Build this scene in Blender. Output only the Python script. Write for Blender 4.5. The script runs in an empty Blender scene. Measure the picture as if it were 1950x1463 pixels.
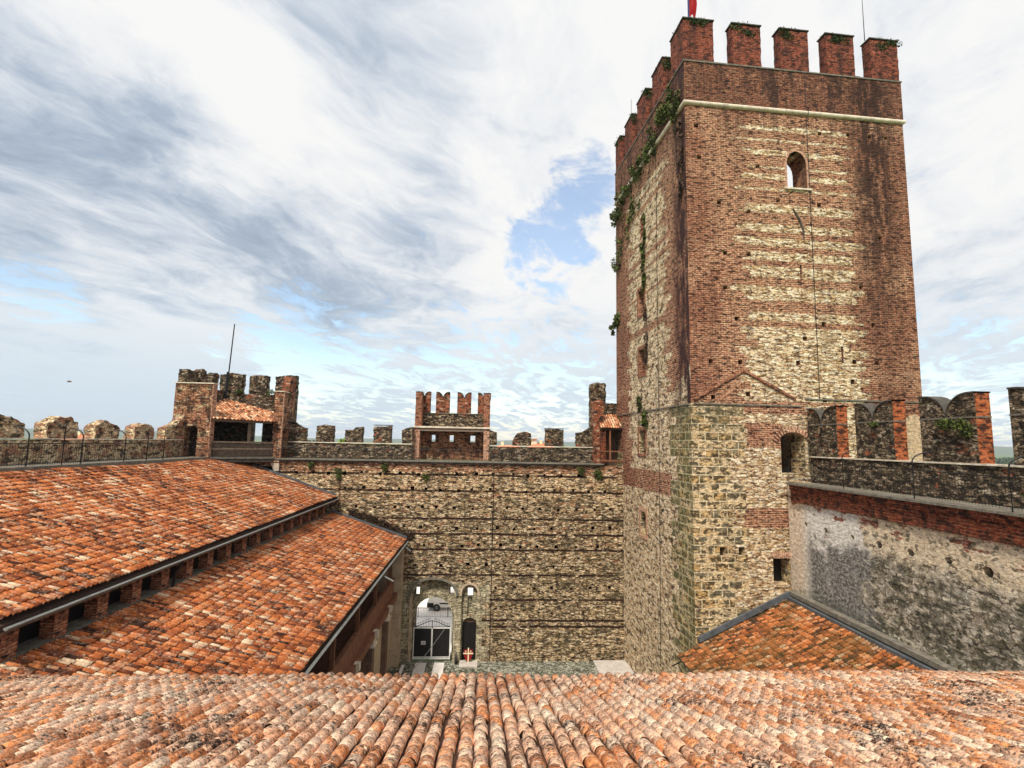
import bpy, math, random
import numpy as np
from mathutils import Vector, Matrix
rad=math.radians
random.seed(7); rng=np.random.default_rng(11)
S=bpy.context.scene; COL=S.collection
# ------------------------------------------------------------------ camera
H=18.9
def cam_axes(yaw=2.9,pitch=6.5,roll=1.1):
    y,p,r=map(rad,(yaw,pitch,roll))
    f=Vector((math.sin(y)*math.cos(p),math.cos(y)*math.cos(p),math.sin(p)))
    rt=Vector((math.cos(y),-math.sin(y),0)); up=rt.cross(f)
    return rt*math.cos(r)+up*math.sin(r), up*math.cos(r)-rt*math.sin(r), f
crt,cup,cf=cam_axes()
cd=bpy.data.cameras.new('camera'); cam=bpy.data.objects.new('camera',cd); COL.objects.link(cam); S.camera=cam
cam.matrix_world=Matrix(((crt.x,cup.x,-cf.x,0),(crt.y,cup.y,-cf.y,0),(crt.z,cup.z,-cf.z,H),(0,0,0,1)))
cd.sensor_width=36; cd.lens=36*978/1950.; cd.clip_start=.1; cd.clip_end=30000
# ------------------------------------------------------------------ light
SUN_EL,SUN_AZ=55,204     # azimuth clockwise from +Y
sd=bpy.data.lights.new('sun','SUN'); sun=bpy.data.objects.new('sun',sd); COL.objects.link(sun)
sd.energy=3.4; sd.angle=rad(10); sd.color=(1,.92,.80)
sdir=Vector((math.sin(rad(SUN_AZ))*math.cos(rad(SUN_EL)),math.cos(rad(SUN_AZ))*math.cos(rad(SUN_EL)),math.sin(rad(SUN_EL))))
sun.rotation_euler=sdir.to_track_quat('Z','Y').to_euler()
S.view_settings.view_transform='Standard'; S.view_settings.look='None'; S.view_settings.gamma=1
S.view_settings.exposure=.5
# ------------------------------------------------------------------ node helper
class NT:
    def __init__(s,tree): s.t=tree; s.N=tree.nodes; s.L=tree.links
    def nd(s,typ,ins=None,**pr):
        n=s.N.new(typ)
        for k,v in pr.items(): setattr(n,k,v)
        for k,v in (ins or {}).items():
            if isinstance(v,bpy.types.NodeSocket): s.L.new(v,n.inputs[k])
            elif v is not None: n.inputs[k].default_value=v
        return n
    def m(s,op,a,b=0.,c=None,clamp=False):
        n=s.nd('ShaderNodeMath',{0:a,1:b},operation=op,use_clamp=clamp)
        if c is not None:
            if isinstance(c,bpy.types.NodeSocket): s.L.new(c,n.inputs[2])
            else: n.inputs[2].default_value=c
        return n.outputs[0]
    def mix(s,f,a,b,mode='MIX'):
        def c4(x): return (*x,1) if isinstance(x,tuple) and len(x)==3 else x
        return s.nd('ShaderNodeMix',{0:f,6:c4(a),7:c4(b)},data_type='RGBA',blend_type=mode).outputs[2]
    def ramp(s,f,st,interp='LINEAR'):
        n=s.nd('ShaderNodeValToRGB',{0:f}); r=n.color_ramp; r.interpolation=interp
        while len(r.elements)<len(st): r.elements.new(.5)
        for e,(p,c) in zip(r.elements,st):
            e.position=p; e.color=(c,c,c,1) if not isinstance(c,tuple) else (*c,1)
        return n.outputs[0]
    def noise(s,v,sc,det=4,ro=.6,dist=0): return s.nd('ShaderNodeTexNoise',{'Vector':v,'Scale':sc,'Detail':det,'Roughness':ro,'Distortion':dist}).outputs[0]
    def sc(s,v,x,y,z=1): return s.nd('ShaderNodeVectorMath',{0:v,1:(x,y,z)},operation='MULTIPLY').outputs[0]
    def sm(s,x,a,b,lo=0.,hi=1.): return s.nd('ShaderNodeMapRange',{0:x,1:a,2:b,3:lo,4:hi},interpolation_type='SMOOTHSTEP').outputs[0]
    def sep(s,v): n=s.nd('ShaderNodeSeparateXYZ',{0:v}); return n.outputs
    def comb(s,x,y,z=0.): return s.nd('ShaderNodeCombineXYZ',{0:x,1:y,2:z}).outputs[0]
    def intervals(s,v,z0,z1,iv):
        st=[(0,0.)]
        for a,b in sorted(iv): st+=[((a-z0)/(z1-z0),1.),((b-z0)/(z1-z0),0.)]
        return s.ramp(s.m('DIVIDE',s.m('SUBTRACT',v,z0),z1-z0),st,'CONSTANT')
    def warp(s,v,sc,amt):
        n=s.nd('ShaderNodeTexNoise',{'Vector':v,'Scale':sc,'Detail':3}).outputs[1]
        d=s.nd('ShaderNodeVectorMath',{0:n,1:(.5,.5,.5)},operation='SUBTRACT').outputs[0]
        d=s.nd('ShaderNodeVectorMath',{0:d,3:amt},operation='SCALE').outputs[0]
        return s.nd('ShaderNodeVectorMath',{0:v,1:d},operation='ADD').outputs[0]
# ------------------------------------------------------------------ sky
W=bpy.data.worlds.new('World'); S.world=W; W.use_nodes=True
T=NT(W.node_tree); T.N.clear()
sky=T.nd('ShaderNodeTexSky',sky_type='NISHITA',sun_disc=False,sun_elevation=rad(SUN_EL),sun_rotation=rad(SUN_AZ),air_density=1.3,dust_density=.3,ozone_density=2.)
bg1=T.nd('ShaderNodeBackground',{'Color':sky.outputs[0],'Strength':.15})
D=T.nd('ShaderNodeTexCoord').outputs['Generated']
dx,dy,dz=T.sep(D)
dzc=T.m('ADD',T.m('MAXIMUM',dz,0.),.13)
P=T.comb(T.m('DIVIDE',dx,dzc),T.m('DIVIDE',dy,dzc),0.)
a=rad(26)
rx=T.m('SUBTRACT',T.m('MULTIPLY',T.sep(P)[0],math.cos(a)),T.m('MULTIPLY',T.sep(P)[1],math.sin(a)))
ry=T.m('ADD',T.m('MULTIPLY',T.sep(P)[0],math.sin(a)),T.m('MULTIPLY',T.sep(P)[1],math.cos(a)))
Q=T.comb(T.m('MULTIPLY',rx,1.0),T.m('MULTIPLY',ry,.66),0.)
Qw=T.warp(T.warp(Q,1.3,.55),4.,.16)
n1=T.noise(Qw,1.35,8,.6); n2=T.noise(T.sc(Qw,1,1),3.6,8,.65); n3=T.noise(T.sc(Qw,1.,.8),8.,7,.65)
def pixdir(px,py):
    d=crt*((px-975)/978)-cup*((py-731.5)/978)+cf; return tuple(d.normalized())
def blob(px,py,r,soft=.0):
    dt=T.nd('ShaderNodeVectorMath',{0:D,1:pixdir(px,py)},operation='DOT_PRODUCT').outputs['Value']
    return T.sm(dt,math.cos(r/978*1.25),1.)
def blobs(lst):
    acc=None
    for px,py,r,w in lst:
        b=T.m('MULTIPLY',blob(px,py,r),w); acc=b if acc is None else T.m('ADD',acc,b)
    return acc
grey=blobs([(60,330,300,.8),(250,400,210,.75),(430,360,170,.35),(720,530,210,.75),(560,560,140,.45),(30,120,230,.4),(820,220,240,.3),(1880,420,180,.35),(900,80,200,.2),(300,130,200,-.25),(620,300,170,-.4),(1050,200,200,-.2),(330,560,150,-.3),(760,700,140,-.2),(1800,230,130,-.3),(120,40,260,-.45),(330,180,140,-.3),(150,650,260,-.6),(450,300,90,-.3)])
g=T.m('ADD',T.m('ADD',T.m('MULTIPLY',T.m('SUBTRACT',n1,.5),1.1),T.m('MULTIPLY',T.m('SUBTRACT',n2,.5),1.5)),T.m('MULTIPLY',grey,.46))
g=T.m('ADD',g,T.m('MULTIPLY',T.m('SUBTRACT',n3,.5),.55))
cloud=T.ramp(T.m('ADD',g,.07,clamp=True),[(0,(.98,.975,.965)),(.22,(.87,.89,.915)),(.42,(.66,.72,.80)),(.65,(.44,.52,.63)),(1,(.31,.365,.46))])
bl=blobs([(1085,370,120,.5),(1040,470,95,.55),(1120,320,80,.45),(620,650,130,.4),(480,640,110,.34),(380,600,90,.2),(85,552,70,.8),(960,700,200,.25),(1820,720,150,.2),(650,130,200,-.5),(1000,100,300,-.5),(250,640,200,-.5)])
hz=T.sm(dz,.06,.30,.30,0.)
bm=T.m('ADD',T.m('ADD',T.m('MULTIPLY',bl,.9),hz),T.m('ADD',T.m('MULTIPLY',T.m('SUBTRACT',n2,.5),1.5),T.m('MULTIPLY',T.m('SUBTRACT',n3,.5),1.9)))
bm=T.m('SUBTRACT',bm,T.m('MULTIPLY',T.m('SUBTRACT',n1,.45),.5))
bmask=T.sm(bm,.22,.72)
cloud=T.mix(T.sm(dz,.0,.32,.85,0.),cloud,(.60,.755,.88))
bg2=T.nd('ShaderNodeBackground',{'Color':cloud,'Strength':.69})
bgm=T.nd('ShaderNodeMixShader',{0:T.m('MULTIPLY',bmask,.78),1:bg2.outputs[0],2:bg1.outputs[0]})
T.nd('ShaderNodeOutputWorld',{0:bgm.outputs[0]})
# ------------------------------------------------------------------ materials
def newmat(name):
    m=bpy.data.materials.new(name); m.use_nodes=True; m.node_tree.nodes.clear(); return m,NT(m.node_tree)
def finish(m,T,color,rough=.9,height=None,dist=.03,strength=1.,metal=0.,spec=.25,extra=None):
    ins={'Base Color':(*color,1) if isinstance(color,tuple) else color,'Roughness':rough,'Metallic':metal,'Specular IOR Level':spec}
    if extra: ins.update(extra)
    b=T.nd('ShaderNodeBsdfPrincipled',ins)
    if height is not None:
        bp=T.nd('ShaderNodeBump',{'Height':height,'Distance':dist,'Strength':strength}); T.L.new(bp.outputs[0],b.inputs['Normal'])
    T.nd('ShaderNodeOutputMaterial',{0:b.outputs[0]}); return m
def plain(name,col,rough=.7,var=.25,scale=3.,metal=0.,bump=.0):
    m,T=newmat(name); o=T.nd('ShaderNodeTexCoord').outputs['Object']
    n=T.noise(o,scale,6,.65); n2=T.noise(o,scale*6,4,.6)
    f=T.m('ADD',T.m('MULTIPLY',n,.6),T.m('MULTIPLY',n2,.4))
    c=T.mix(T.sm(f,.3,.7),tuple(x*(1-var) for x in col),tuple(min(1,x*(1+var)) for x in col))
    return finish(m,T,c,rough,n2 if bump else None,bump or .01,1.,metal)
def rubble(T,uv,sx,sy,stops,gap,gw=.09,warp=.25):
    v=T.warp(T.sc(uv,sx,sy),1.1,warp)
    c=T.nd('ShaderNodeTexVoronoi',{'Vector':v,'Scale':1.,'Randomness':.85},voronoi_dimensions='2D')
    e=T.nd('ShaderNodeTexVoronoi',{'Vector':v,'Scale':1.,'Randomness':.85},voronoi_dimensions='2D',feature='DISTANCE_TO_EDGE').outputs[0]
    r=T.sep(c.outputs['Color'])[0]
    fine=T.noise(uv,9.,5,.7)
    fl=T.noise(T.sc(uv,sx*1.3,sy*1.1),1.,5,.75)
    rr=T.m('ADD',T.m('MULTIPLY',r,.45),T.m('ADD',T.m('MULTIPLY',T.m('SUBTRACT',fine,.5),.7),T.m('SUBTRACT',T.m('MULTIPLY',fl,1.7),.62)),clamp=True)
    col=T.ramp(rr,stops)
    gm=T.sm(e,gw*.25,gw,1.,0.)
    gm=T.m('MULTIPLY',gm,T.sm(T.noise(uv,2.3,4,.7),.38,.58,.0,.85))
    return T.mix(gm,col,gap),T.m('SUBTRACT',T.m('ADD',T.m('MULTIPLY',r,.35),T.m('MULTIPLY',fine,.4)),T.m('MULTIPLY',gm,.7)),gm
def bricks(T,uv,c1,c2,mort,w=.27,h=.088,ms=.013,dark=(.05,.02,.015),palem=.5):
    v=T.warp(uv,2.5,.02)
    b=T.nd('ShaderNodeTexBrick',{'Vector':v,'Color1':(*c1,1),'Color2':(*c2,1),'Mortar':(*mort,1),'Scale':1.,'Mortar Size':ms,'Mortar Smooth':.2,'Bias':-.1,'Brick Width':w,'Row Height':h})
    n=T.noise(T.sc(uv,3.5,10.),1.,5,.75)
    col=T.mix(T.sm(n,.53,.62),b.outputs[0],dark)
    col=T.mix(T.sm(T.noise(T.sc(uv,3.,11.),1.31,4,.75),.50,.60,0.,palem),col,mort)
    col=T.mix(T.sm(T.noise(T.sc(uv,2.3,9.),1.9,4,.75),.53,.60,0.,.5),col,(c1[0]*.45,c1[1]*.4,c1[2]*.4))
    return col,T.m('SUBTRACT',T.m('MULTIPLY',n,.5),T.m('MULTIPLY',b.outputs[1],.5))
def streaks(T,uv,amt=1.,lo=.5,hi=.68,sx=.9,sy=.13):
    n=T.noise(T.sc(uv,sx,sy),1.,6,.62)
    n2=T.noise(uv,2.2,5,.7)
    return T.m('MULTIPLY',T.sm(T.m('ADD',T.m('MULTIPLY',n,.75),T.m('MULTIPLY',n2,.25)),lo,hi),amt)
def grit(T,col,uv,sc=5.,lo=.35,hi=1.3):
    n=T.noise(T.sc(uv,1.,1.7),sc,6,.8)
    f=T.ramp(n,[(.34,lo),(.45,.72),(.54,1.),(.66,hi)])
    return T.mix(1.,col,f,'MULTIPLY')
def painted_relief(T,col,uv,sx,sy,lo=.55,hi=.56,dark=(.03,.02,.012),lite=(.90,.78,.56),ad=.9,al=.65,seed=0.):  # crevice shade and highlights painted as random dark and light blotches
    a=T.noise(T.comb(T.m('MULTIPLY_ADD',T.sep(uv)[0],sx,seed),T.m('MULTIPLY',T.sep(uv)[1],sy)),1.,5,.68)
    b=T.noise(T.comb(T.m('MULTIPLY_ADD',T.sep(uv)[0],sx*.9,seed+17.3),T.m('MULTIPLY',T.sep(uv)[1],sy*1.1)),1.,4,.66)
    col=T.mix(T.sm(b,hi,hi+.07,0.,al),col,lite)
    return T.mix(T.sm(a,lo,lo+.045,0.,ad),col,dark)
CREAM=[(0,(.09,.045,.02)),(.16,(.30,.17,.08)),(.35,(.54,.36,.18)),(.6,(.78,.58,.35)),(1,(.92,.77,.55))]
OCHRE=[(0,(.035,.022,.01)),(.18,(.13,.08,.038)),(.38,(.36,.25,.135)),(.62,(.60,.445,.27)),(1,(.84,.69,.47))]
DARKS=[(0,(.02,.016,.012)),(.3,(.07,.05,.03)),(.55,(.20,.145,.09)),(.8,(.42,.32,.21)),(1,(.72,.6,.44))]
def UVn(T): return T.nd('ShaderNodeTexCoord').outputs['UV']
def mat_keep(name,left=False):
    m,T=newmat(name); uv=UVn(T); u,v,_=T.sep(uv)
    wob=T.noise(T.comb(0.,T.m('MULTIPLY',T.m('ROUND',T.m('MULTIPLY',v,2.2)),1.7)),1.,3,.6); wob2=T.noise(uv,1.4,4,.6)
    vn=T.m('ADD',v,T.m('MULTIPLY',T.m('SUBTRACT',T.noise(T.sc(uv,1.3,3),1.,4,.7),.5),.2))
    br,bh=bricks(T,uv,(.29,.085,.038),(.46,.17,.085),(.80,.55,.35),.36,.13,.02,palem=.4)
    brd,_=bricks(T,uv,(.17,.042,.022),(.33,.11,.06),(.54,.30,.18),.36,.13,.02,palem=.4)
    st,sh,_=rubble(T,uv,2.6,6.2,CREAM,(.16,.09,.05),.13,.3)
    iv=[(39.9,40.35),(39.0,39.5),(38.1,38.6),(37.2,37.55),(36.3,36.95),(35.55,35.95),(35.2,35.42),(34.0,34.8),(32.8,33.45),(31.7,32.44),(30.8,31.55),(29.6,30.56),(28.1,29.26),(26.75,27.5),(21.6,26.55)]
    if left: iv=[(a-.25,b+.12) for a,b in iv[1:-1]]+[(-1,27.2)]
    iv=[(a+.06,b-.12) for a,b in iv]
    inb=T.intervals(vn,-1,48,iv)
    e0=T.m('ADD',1.9 if not left else 1.6,T.m('ADD',T.m('MULTIPLY',T.sm(wob,.3,.7),2.2),T.m('MULTIPLY',wob2,1.9)))
    e1=T.m('SUBTRACT',13.6 if not left else 13.2,T.m('ADD',T.m('MULTIPLY',T.sm(wob,.3,.7),2.),T.m('MULTIPLY',wob2,2.4)))
    mu=T.m('MULTIPLY',T.m('GREATER_THAN',u,e0),T.m('LESS_THAN',u,e1))
    mu=T.m('MAXIMUM',mu,T.m('LESS_THAN',v,21.6)) if not left else T.m('MAXIMUM',mu,T.m('LESS_THAN',T.m('ADD',v,T.m('MULTIPLY',u,.6)),24.))
    if not left: inb=T.m('MAXIMUM',inb,T.m('LESS_THAN',v,21.6))
    ms=T.m('MULTIPLY',mu,inb)
    spot=T.sm(T.noise(T.sc(uv,2.,5.),1.,4,.7),.60,.63,1.,0.)     # brick patches inside the stone
    ms=T.m('MULTIPLY',ms,spot)
    pale=T.sm(T.noise(T.sc(uv,1.0,5.5),1.1,5,.7),.62,.65)         # loose stones among the brick
    ms=T.m('MAXIMUM',ms,T.m('MULTIPLY',T.m('MULTIPLY',pale,T.m('MAXIMUM',mu,T.m('MULTIPLY',T.m('LESS_THAN',u,7.),T.sm(wob2,.5,.53)))),T.m('LESS_THAN',v,41.)))
    if not left:                                                  # brick patches low on the face
        for (a,b,c,d) in [(3.3,6.4,14.0,15.2),(3.6,5.9,18.9,20.4),(3.4,7.6,21.0,21.6),(12.5,20,17,24)]:
            bx=T.m('MULTIPLY',T.m('MULTIPLY',T.m('GREATER_THAN',T.m('ADD',u,T.m('MULTIPLY',wob2,.8)),a+.4),T.m('LESS_THAN',T.m('ADD',u,T.m('MULTIPLY',wob2,.8)),b+.4)),T.m('MULTIPLY',T.m('GREATER_THAN',vn,c),T.m('LESS_THAN',vn,d)))
            ms=T.m('MULTIPLY',ms,T.m('SUBTRACT',1.,bx))
    else:
        bx=T.m('MULTIPLY',T.m('LESS_THAN',T.m('ABSOLUTE',T.m('SUBTRACT',vn,16.3)),.75),T.m('GREATER_THAN',u,3.))
        ms=T.m('MULTIPLY',ms,T.m('SUBTRACT',1.,bx))
    big=T.noise(uv,.28,3,.5)
    brc=T.mix(T.sm(T.m('ADD',big,T.m('MULTIPLY',T.sm(T.m('ABSOLUTE',T.m('SUBTRACT',u,6.5)),3.,8.),.20)),.50,.70),br,brd)
    brc=T.mix(T.m('GREATER_THAN',v,41.3),brc,T.mix(.35,brd,(.09,.025,.015)))
    brc=painted_relief(T,brc,uv,1.9,6.,.53,.57,(.022,.008,.005),(.80,.54,.34),.88,.35,3.)
    st=painted_relief(T,st,uv,1.6,5.,.55,.50,(.06,.025,.012),(.97,.86,.64),.88,.85,9.)
    if left: st=painted_relief(T,st,uv,1.7,2.4,.545,.50,(.05,.032,.016),(.95,.76,.52),.9,.7,29.)
    col=T.mix(ms,brc,st)
    # ashlar corner blocks
    bt=T.nd('ShaderNodeTexBrick',{'Vector':T.warp(T.sc(uv,1,1),3.,.03),'Color1':(.64,.41,.17,1),'Color2':(.86,.68,.42,1),'Mortar':(.58,.45,.27,1),'Scale':1.,'Mortar Size':.035,'Mortar Smooth':.1,'Bias':.0,'Brick Width':.86,'Row Height':.52})
    cell=T.noise(T.sc(uv,1.2,1.9),1.,2,.5)
    ash=T.mix(T.m('MULTIPLY',T.sm(T.noise(T.sc(uv,1.6,2.6),1.,6,.75),.475,.54),.9),bt.outputs[0],(.045,.036,.02))
    ash=T.mix(T.sm(cell,.55,.62,0.,.75),ash,(.16,.15,.10))
    if left: ash=T.mix(T.sm(T.noise(uv,.8,4,.6),.40,.58,.1,.75),ash,(.12,.115,.04))
    ash=T.mix(T.m('MULTIPLY',bt.outputs[1],.9),ash,(.80,.66,.42) if not left else (.58,.52,.30))
    ea=T.m('ADD',2.2 if left else 2.5,T.m('MULTIPLY',T.m('ROUND',T.noise(T.comb(0.,T.m('FLOOR',T.m('DIVIDE',v,.52))),7.3,0,.5)),1.0 if left else .9))
    am=T.m('LESS_THAN',u,ea)
    if left: am=T.m('MAXIMUM',am,T.m('GREATER_THAN',u,T.m('ADD',10.9,ea)))
    am=T.m('MULTIPLY',am,T.m('LESS_THAN',v,21.45))
    if not left: am=T.m('MULTIPLY',am,T.m('GREATER_THAN',v,6.))
    col=T.mix(am,col,ash)
    if not left:   # pale render patch on the lower right of the face, above the wall walk
        pm=T.m('MULTIPLY',T.m('GREATER_THAN',u,T.m('ADD',11.2,wob2)),T.m('LESS_THAN',v,T.m('ADD',20.6,wob2)))
        col=T.mix(T.m('MULTIPLY',pm,.8),col,T.mix(T.noise(uv,1.5,5,.6),(.70,.48,.28),(.85,.70,.48)))
    stn=T.m('MAXIMUM',streaks(T,uv,.85,.49,.60,.9,.12),T.m('MULTIPLY',T.sm(T.noise(T.sc(uv,1.2,.5),1.7,6,.75),.52,.62),.7))
    stn=T.m('MULTIPLY',stn,T.sm(v,38,43,.25,1.))
    col=T.mix(stn,col,(.035,.018,.014))
    if not left:
        rb=T.m('MULTIPLY',T.sm(T.m('ABSOLUTE',T.m('SUBTRACT',u,T.m('ADD',12.8,wob2))),.4,2.6,1.,0.),T.sm(T.noise(T.sc(uv,2,.5),1.,5,.7),.35,.55))
        col=T.mix(T.m('MULTIPLY',rb,T.sm(v,24,36,.3,.88)),col,(.03,.014,.01))
    else:
        cm=T.m('MULTIPLY',T.sm(u,1.0,3.,1.,0.),T.sm(T.noise(T.sc(uv,1.5,.35),1.,5,.7),.38,.55))
        col=T.mix(T.m('MULTIPLY',cm,T.m('GREATER_THAN',v,21.5)),col,(.05,.02,.018))
        lowm=T.sm(T.m('ADD',v,T.m('MULTIPLY',T.noise(uv,.8,5,.7),8.)),4.,11.,.6,0.)
        col=T.mix(T.m('MULTIPLY',lowm,T.sm(T.noise(T.sc(uv,1,.5),1.7,6,.8),.50,.6)),col,(.12,.11,.04))
    col=T.mix(T.m('MULTIPLY',T.m('MULTIPLY',am,T.sm(v,18.5,21.2)),T.sm(T.noise(uv,1.5,5,.7),.4,.6,.1,.8)),col,(.10,.09,.045))
    col=grit(T,col,uv,4.2,.13,1.55)
    h=T.mix(ms,bh,sh)
    return finish(m,T,col,.93,h,.07)
def mat_far(name):
    m,T=newmat(name); uv=UVn(T); u,v,_=T.sep(uv)
    st,sh,_=rubble(T,uv,2.7,6.,OCHRE,(.035,.024,.012),.2,.35)
    st2,_,_=rubble(T,uv,2.7,6.,CREAM,(.09,.055,.03),.14,.35)
    nb=T.noise(T.sc(uv,.35,.5),1.,4,.6)
    hi=T.sm(T.m('ADD',v,T.m('MULTIPLY',nb,4.)),14.8,17.2)
    col=T.mix(T.m('MAXIMUM',hi,T.sm(nb,.52,.64,0.,.7)),st,st2)
    br,bh=bricks(T,uv,(.30,.075,.03),(.42,.15,.07),(.62,.38,.22))
    bm=T.m('GREATER_THAN',T.m('ADD',v,T.m('MULTIPLY',T.noise(T.sc(uv,.5,1),1.,4,.7),.9)),16.75)
    bm=T.m('MAXIMUM',bm,T.m('MULTIPLY',T.sm(T.noise(T.sc(uv,.7,3.),1.,4,.6),.57,.62),T.m('GREATER_THAN',v,9.)))
    col=T.mix(T.m('MULTIPLY',bm,.85),col,br)
    col=painted_relief(T,col,uv,1.8,5.,.525,.53,(.025,.016,.008),(.90,.76,.54),.9,.65)
    col=painted_relief(T,col,uv,.45,.9,.55,.9,(.05,.04,.02),(.9,.8,.6),.55,0.,4.)
    dk=T.sm(T.noise(T.sc(uv,.32,.5),1.,6,.7),.50,.68,0.,.6)
    dk=T.m('MULTIPLY',dk,T.sm(v,15,17.,1.,.25))
    dk=T.m('MULTIPLY',dk,T.sm(T.noise(uv,2.6,5,.75),.33,.55))
    col=T.mix(dk,col,(.05,.045,.022))
    col=T.mix(streaks(T,uv,.6,.53,.66,1.,.2),col,(.06,.045,.025))
    vn=T.m('ADD',v,T.m('MULTIPLY',T.m('SUBTRACT',T.noise(T.sc(uv,.5,0),1.,3,.5),.5),.22))
    ln=T.intervals(vn,0,20,[(h-.08,h+.08) for h in (3.9,4.35,5.98,7.9,9.95,11.24,12.49,14.71,16.05)])
    ln=T.m('MULTIPLY',ln,T.sm(T.noise(T.sc(uv,.6,.2),1.,5,.7),.36,.5))
    col=T.mix(ln,col,(.035,.015,.01))
    # pale dressed blocks round the gate
    bt=T.nd('ShaderNodeTexBrick',{'Vector':uv,'Color1':(.40,.34,.22,1),'Color2':(.66,.58,.40,1),'Mortar':(.12,.10,.07,1),'Scale':1.,'Mortar Size':.02,'Brick Width':.8,'Row Height':.48})
    ash=T.mix(T.sm(T.noise(uv,1.8,6,.7),.45,.62,0.,.75),bt.outputs[0],(.13,.12,.075))
    gm=T.m('MULTIPLY',T.m('MULTIPLY',T.m('GREATER_THAN',u,-7.3),T.m('LESS_THAN',u,T.m('ADD',.1,T.m('MULTIPLY',T.m('ROUND',T.noise(T.comb(0.,T.m('FLOOR',T.m('DIVIDE',v,.48))),5.1,0)),.6)))),T.m('LESS_THAN',T.m('ADD',v,T.m('MULTIPLY',T.noise(uv,1.3,4,.6),2.5)),8.6))
    col=T.mix(gm,col,ash)
    col=grit(T,col,uv,3.0,.07,1.75)
    return finish(m,T,col,.95,T.m('SUBTRACT',sh,T.m('MULTIPLY',ln,.8)),.10)
def mat_merlon(name,kind='dark'):
    m,T=newmat(name); uv=UVn(T); u,v,_=T.sep(uv)
    stops={'dark':DARKS,'pale':CREAM,'brick':DARKS}[kind]
    st,sh,_=rubble(T,uv,3.6,7.,stops,(.03,.022,.016) if kind!='pale' else (.12,.085,.055),.2,.3)
    br,bh=bricks(T,uv,(.28,.055,.022),(.44,.12,.05),(.42,.24,.14),.34,.12)
    th={'dark':(.60,.64),'pale':(.51,.55),'brick':(.36,.42)}[kind]
    bm=T.sm(T.noise(T.sc(uv,.8,1.4),1.,4,.65),*th)
    col=T.mix(bm,st,br)
    col=T.mix(T.sm(T.noise(uv,1.5,6,.75),.52,.66,0.,.85 if kind!='pale' else .45),col,(.028,.024,.014))
    if kind=='pale': col=T.mix(.15,col,(.95,.80,.55))
    col=T.mix(T.sm(T.noise(uv,.9,5,.7),.60,.70,0.,.6),col,(.07,.09,.02))
    u0=2.
    return finish(m,T,grit(T,painted_relief(T,col,uv,1.9,3.6,.52,.56,(.015,.012,.009),(.72,.62,.46),.85,.55,u0),uv,4.5,.3,1.6),.95,T.mix(bm,sh,bh),.08)
def mat_mix(name,lo=.48):
    m,T=newmat(name); uv=UVn(T); u,v,_=T.sep(uv)
    st,sh,_=rubble(T,uv,3.,6.5,CREAM,(.09,.06,.035),.15,.3)
    br,bh=bricks(T,uv,(.27,.065,.028),(.44,.14,.065),(.62,.38,.22),.34,.12,.02,palem=.45)
    bm=T.sm(T.noise(T.sc(uv,.45,2.2),1.,4,.65),lo,lo+.04)
    col=T.mix(bm,br,st)
    col=T.mix(T.sm(T.noise(T.sc(uv,1,.6),1.5,6,.75),.46,.57,0.,.85),col,(.04,.02,.014))
    col=painted_relief(T,col,uv,2.,5.,.53,.58,(.025,.015,.01),(.85,.70,.50),.8,.6,5.)
    return finish(m,T,grit(T,col,uv,4.5,.35,1.4),.95,T.mix(bm,bh,sh),.07)
def mat_brick(name,c1,c2,mort,dk=.5,w=.27,h=.088):
    m,T=newmat(name); uv=UVn(T)
    br,bh=bricks(T,uv,c1,c2,mort,w,h)
    col=T.mix(T.m('MULTIPLY',T.m('MAXIMUM',streaks(T,uv,1.,.50,.64,1.,.3),T.sm(T.noise(uv,1.6,6,.75),.5,.62)),dk),br,(.03,.016,.012))
    col=painted_relief(T,col,uv,2.0,5.,.57-.05*dk,.60,(.018,.009,.007),mort,.85,.45,5.)
    return finish(m,T,grit(T,col,uv,4.5,.35,1.4),.93,bh,.05)
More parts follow.
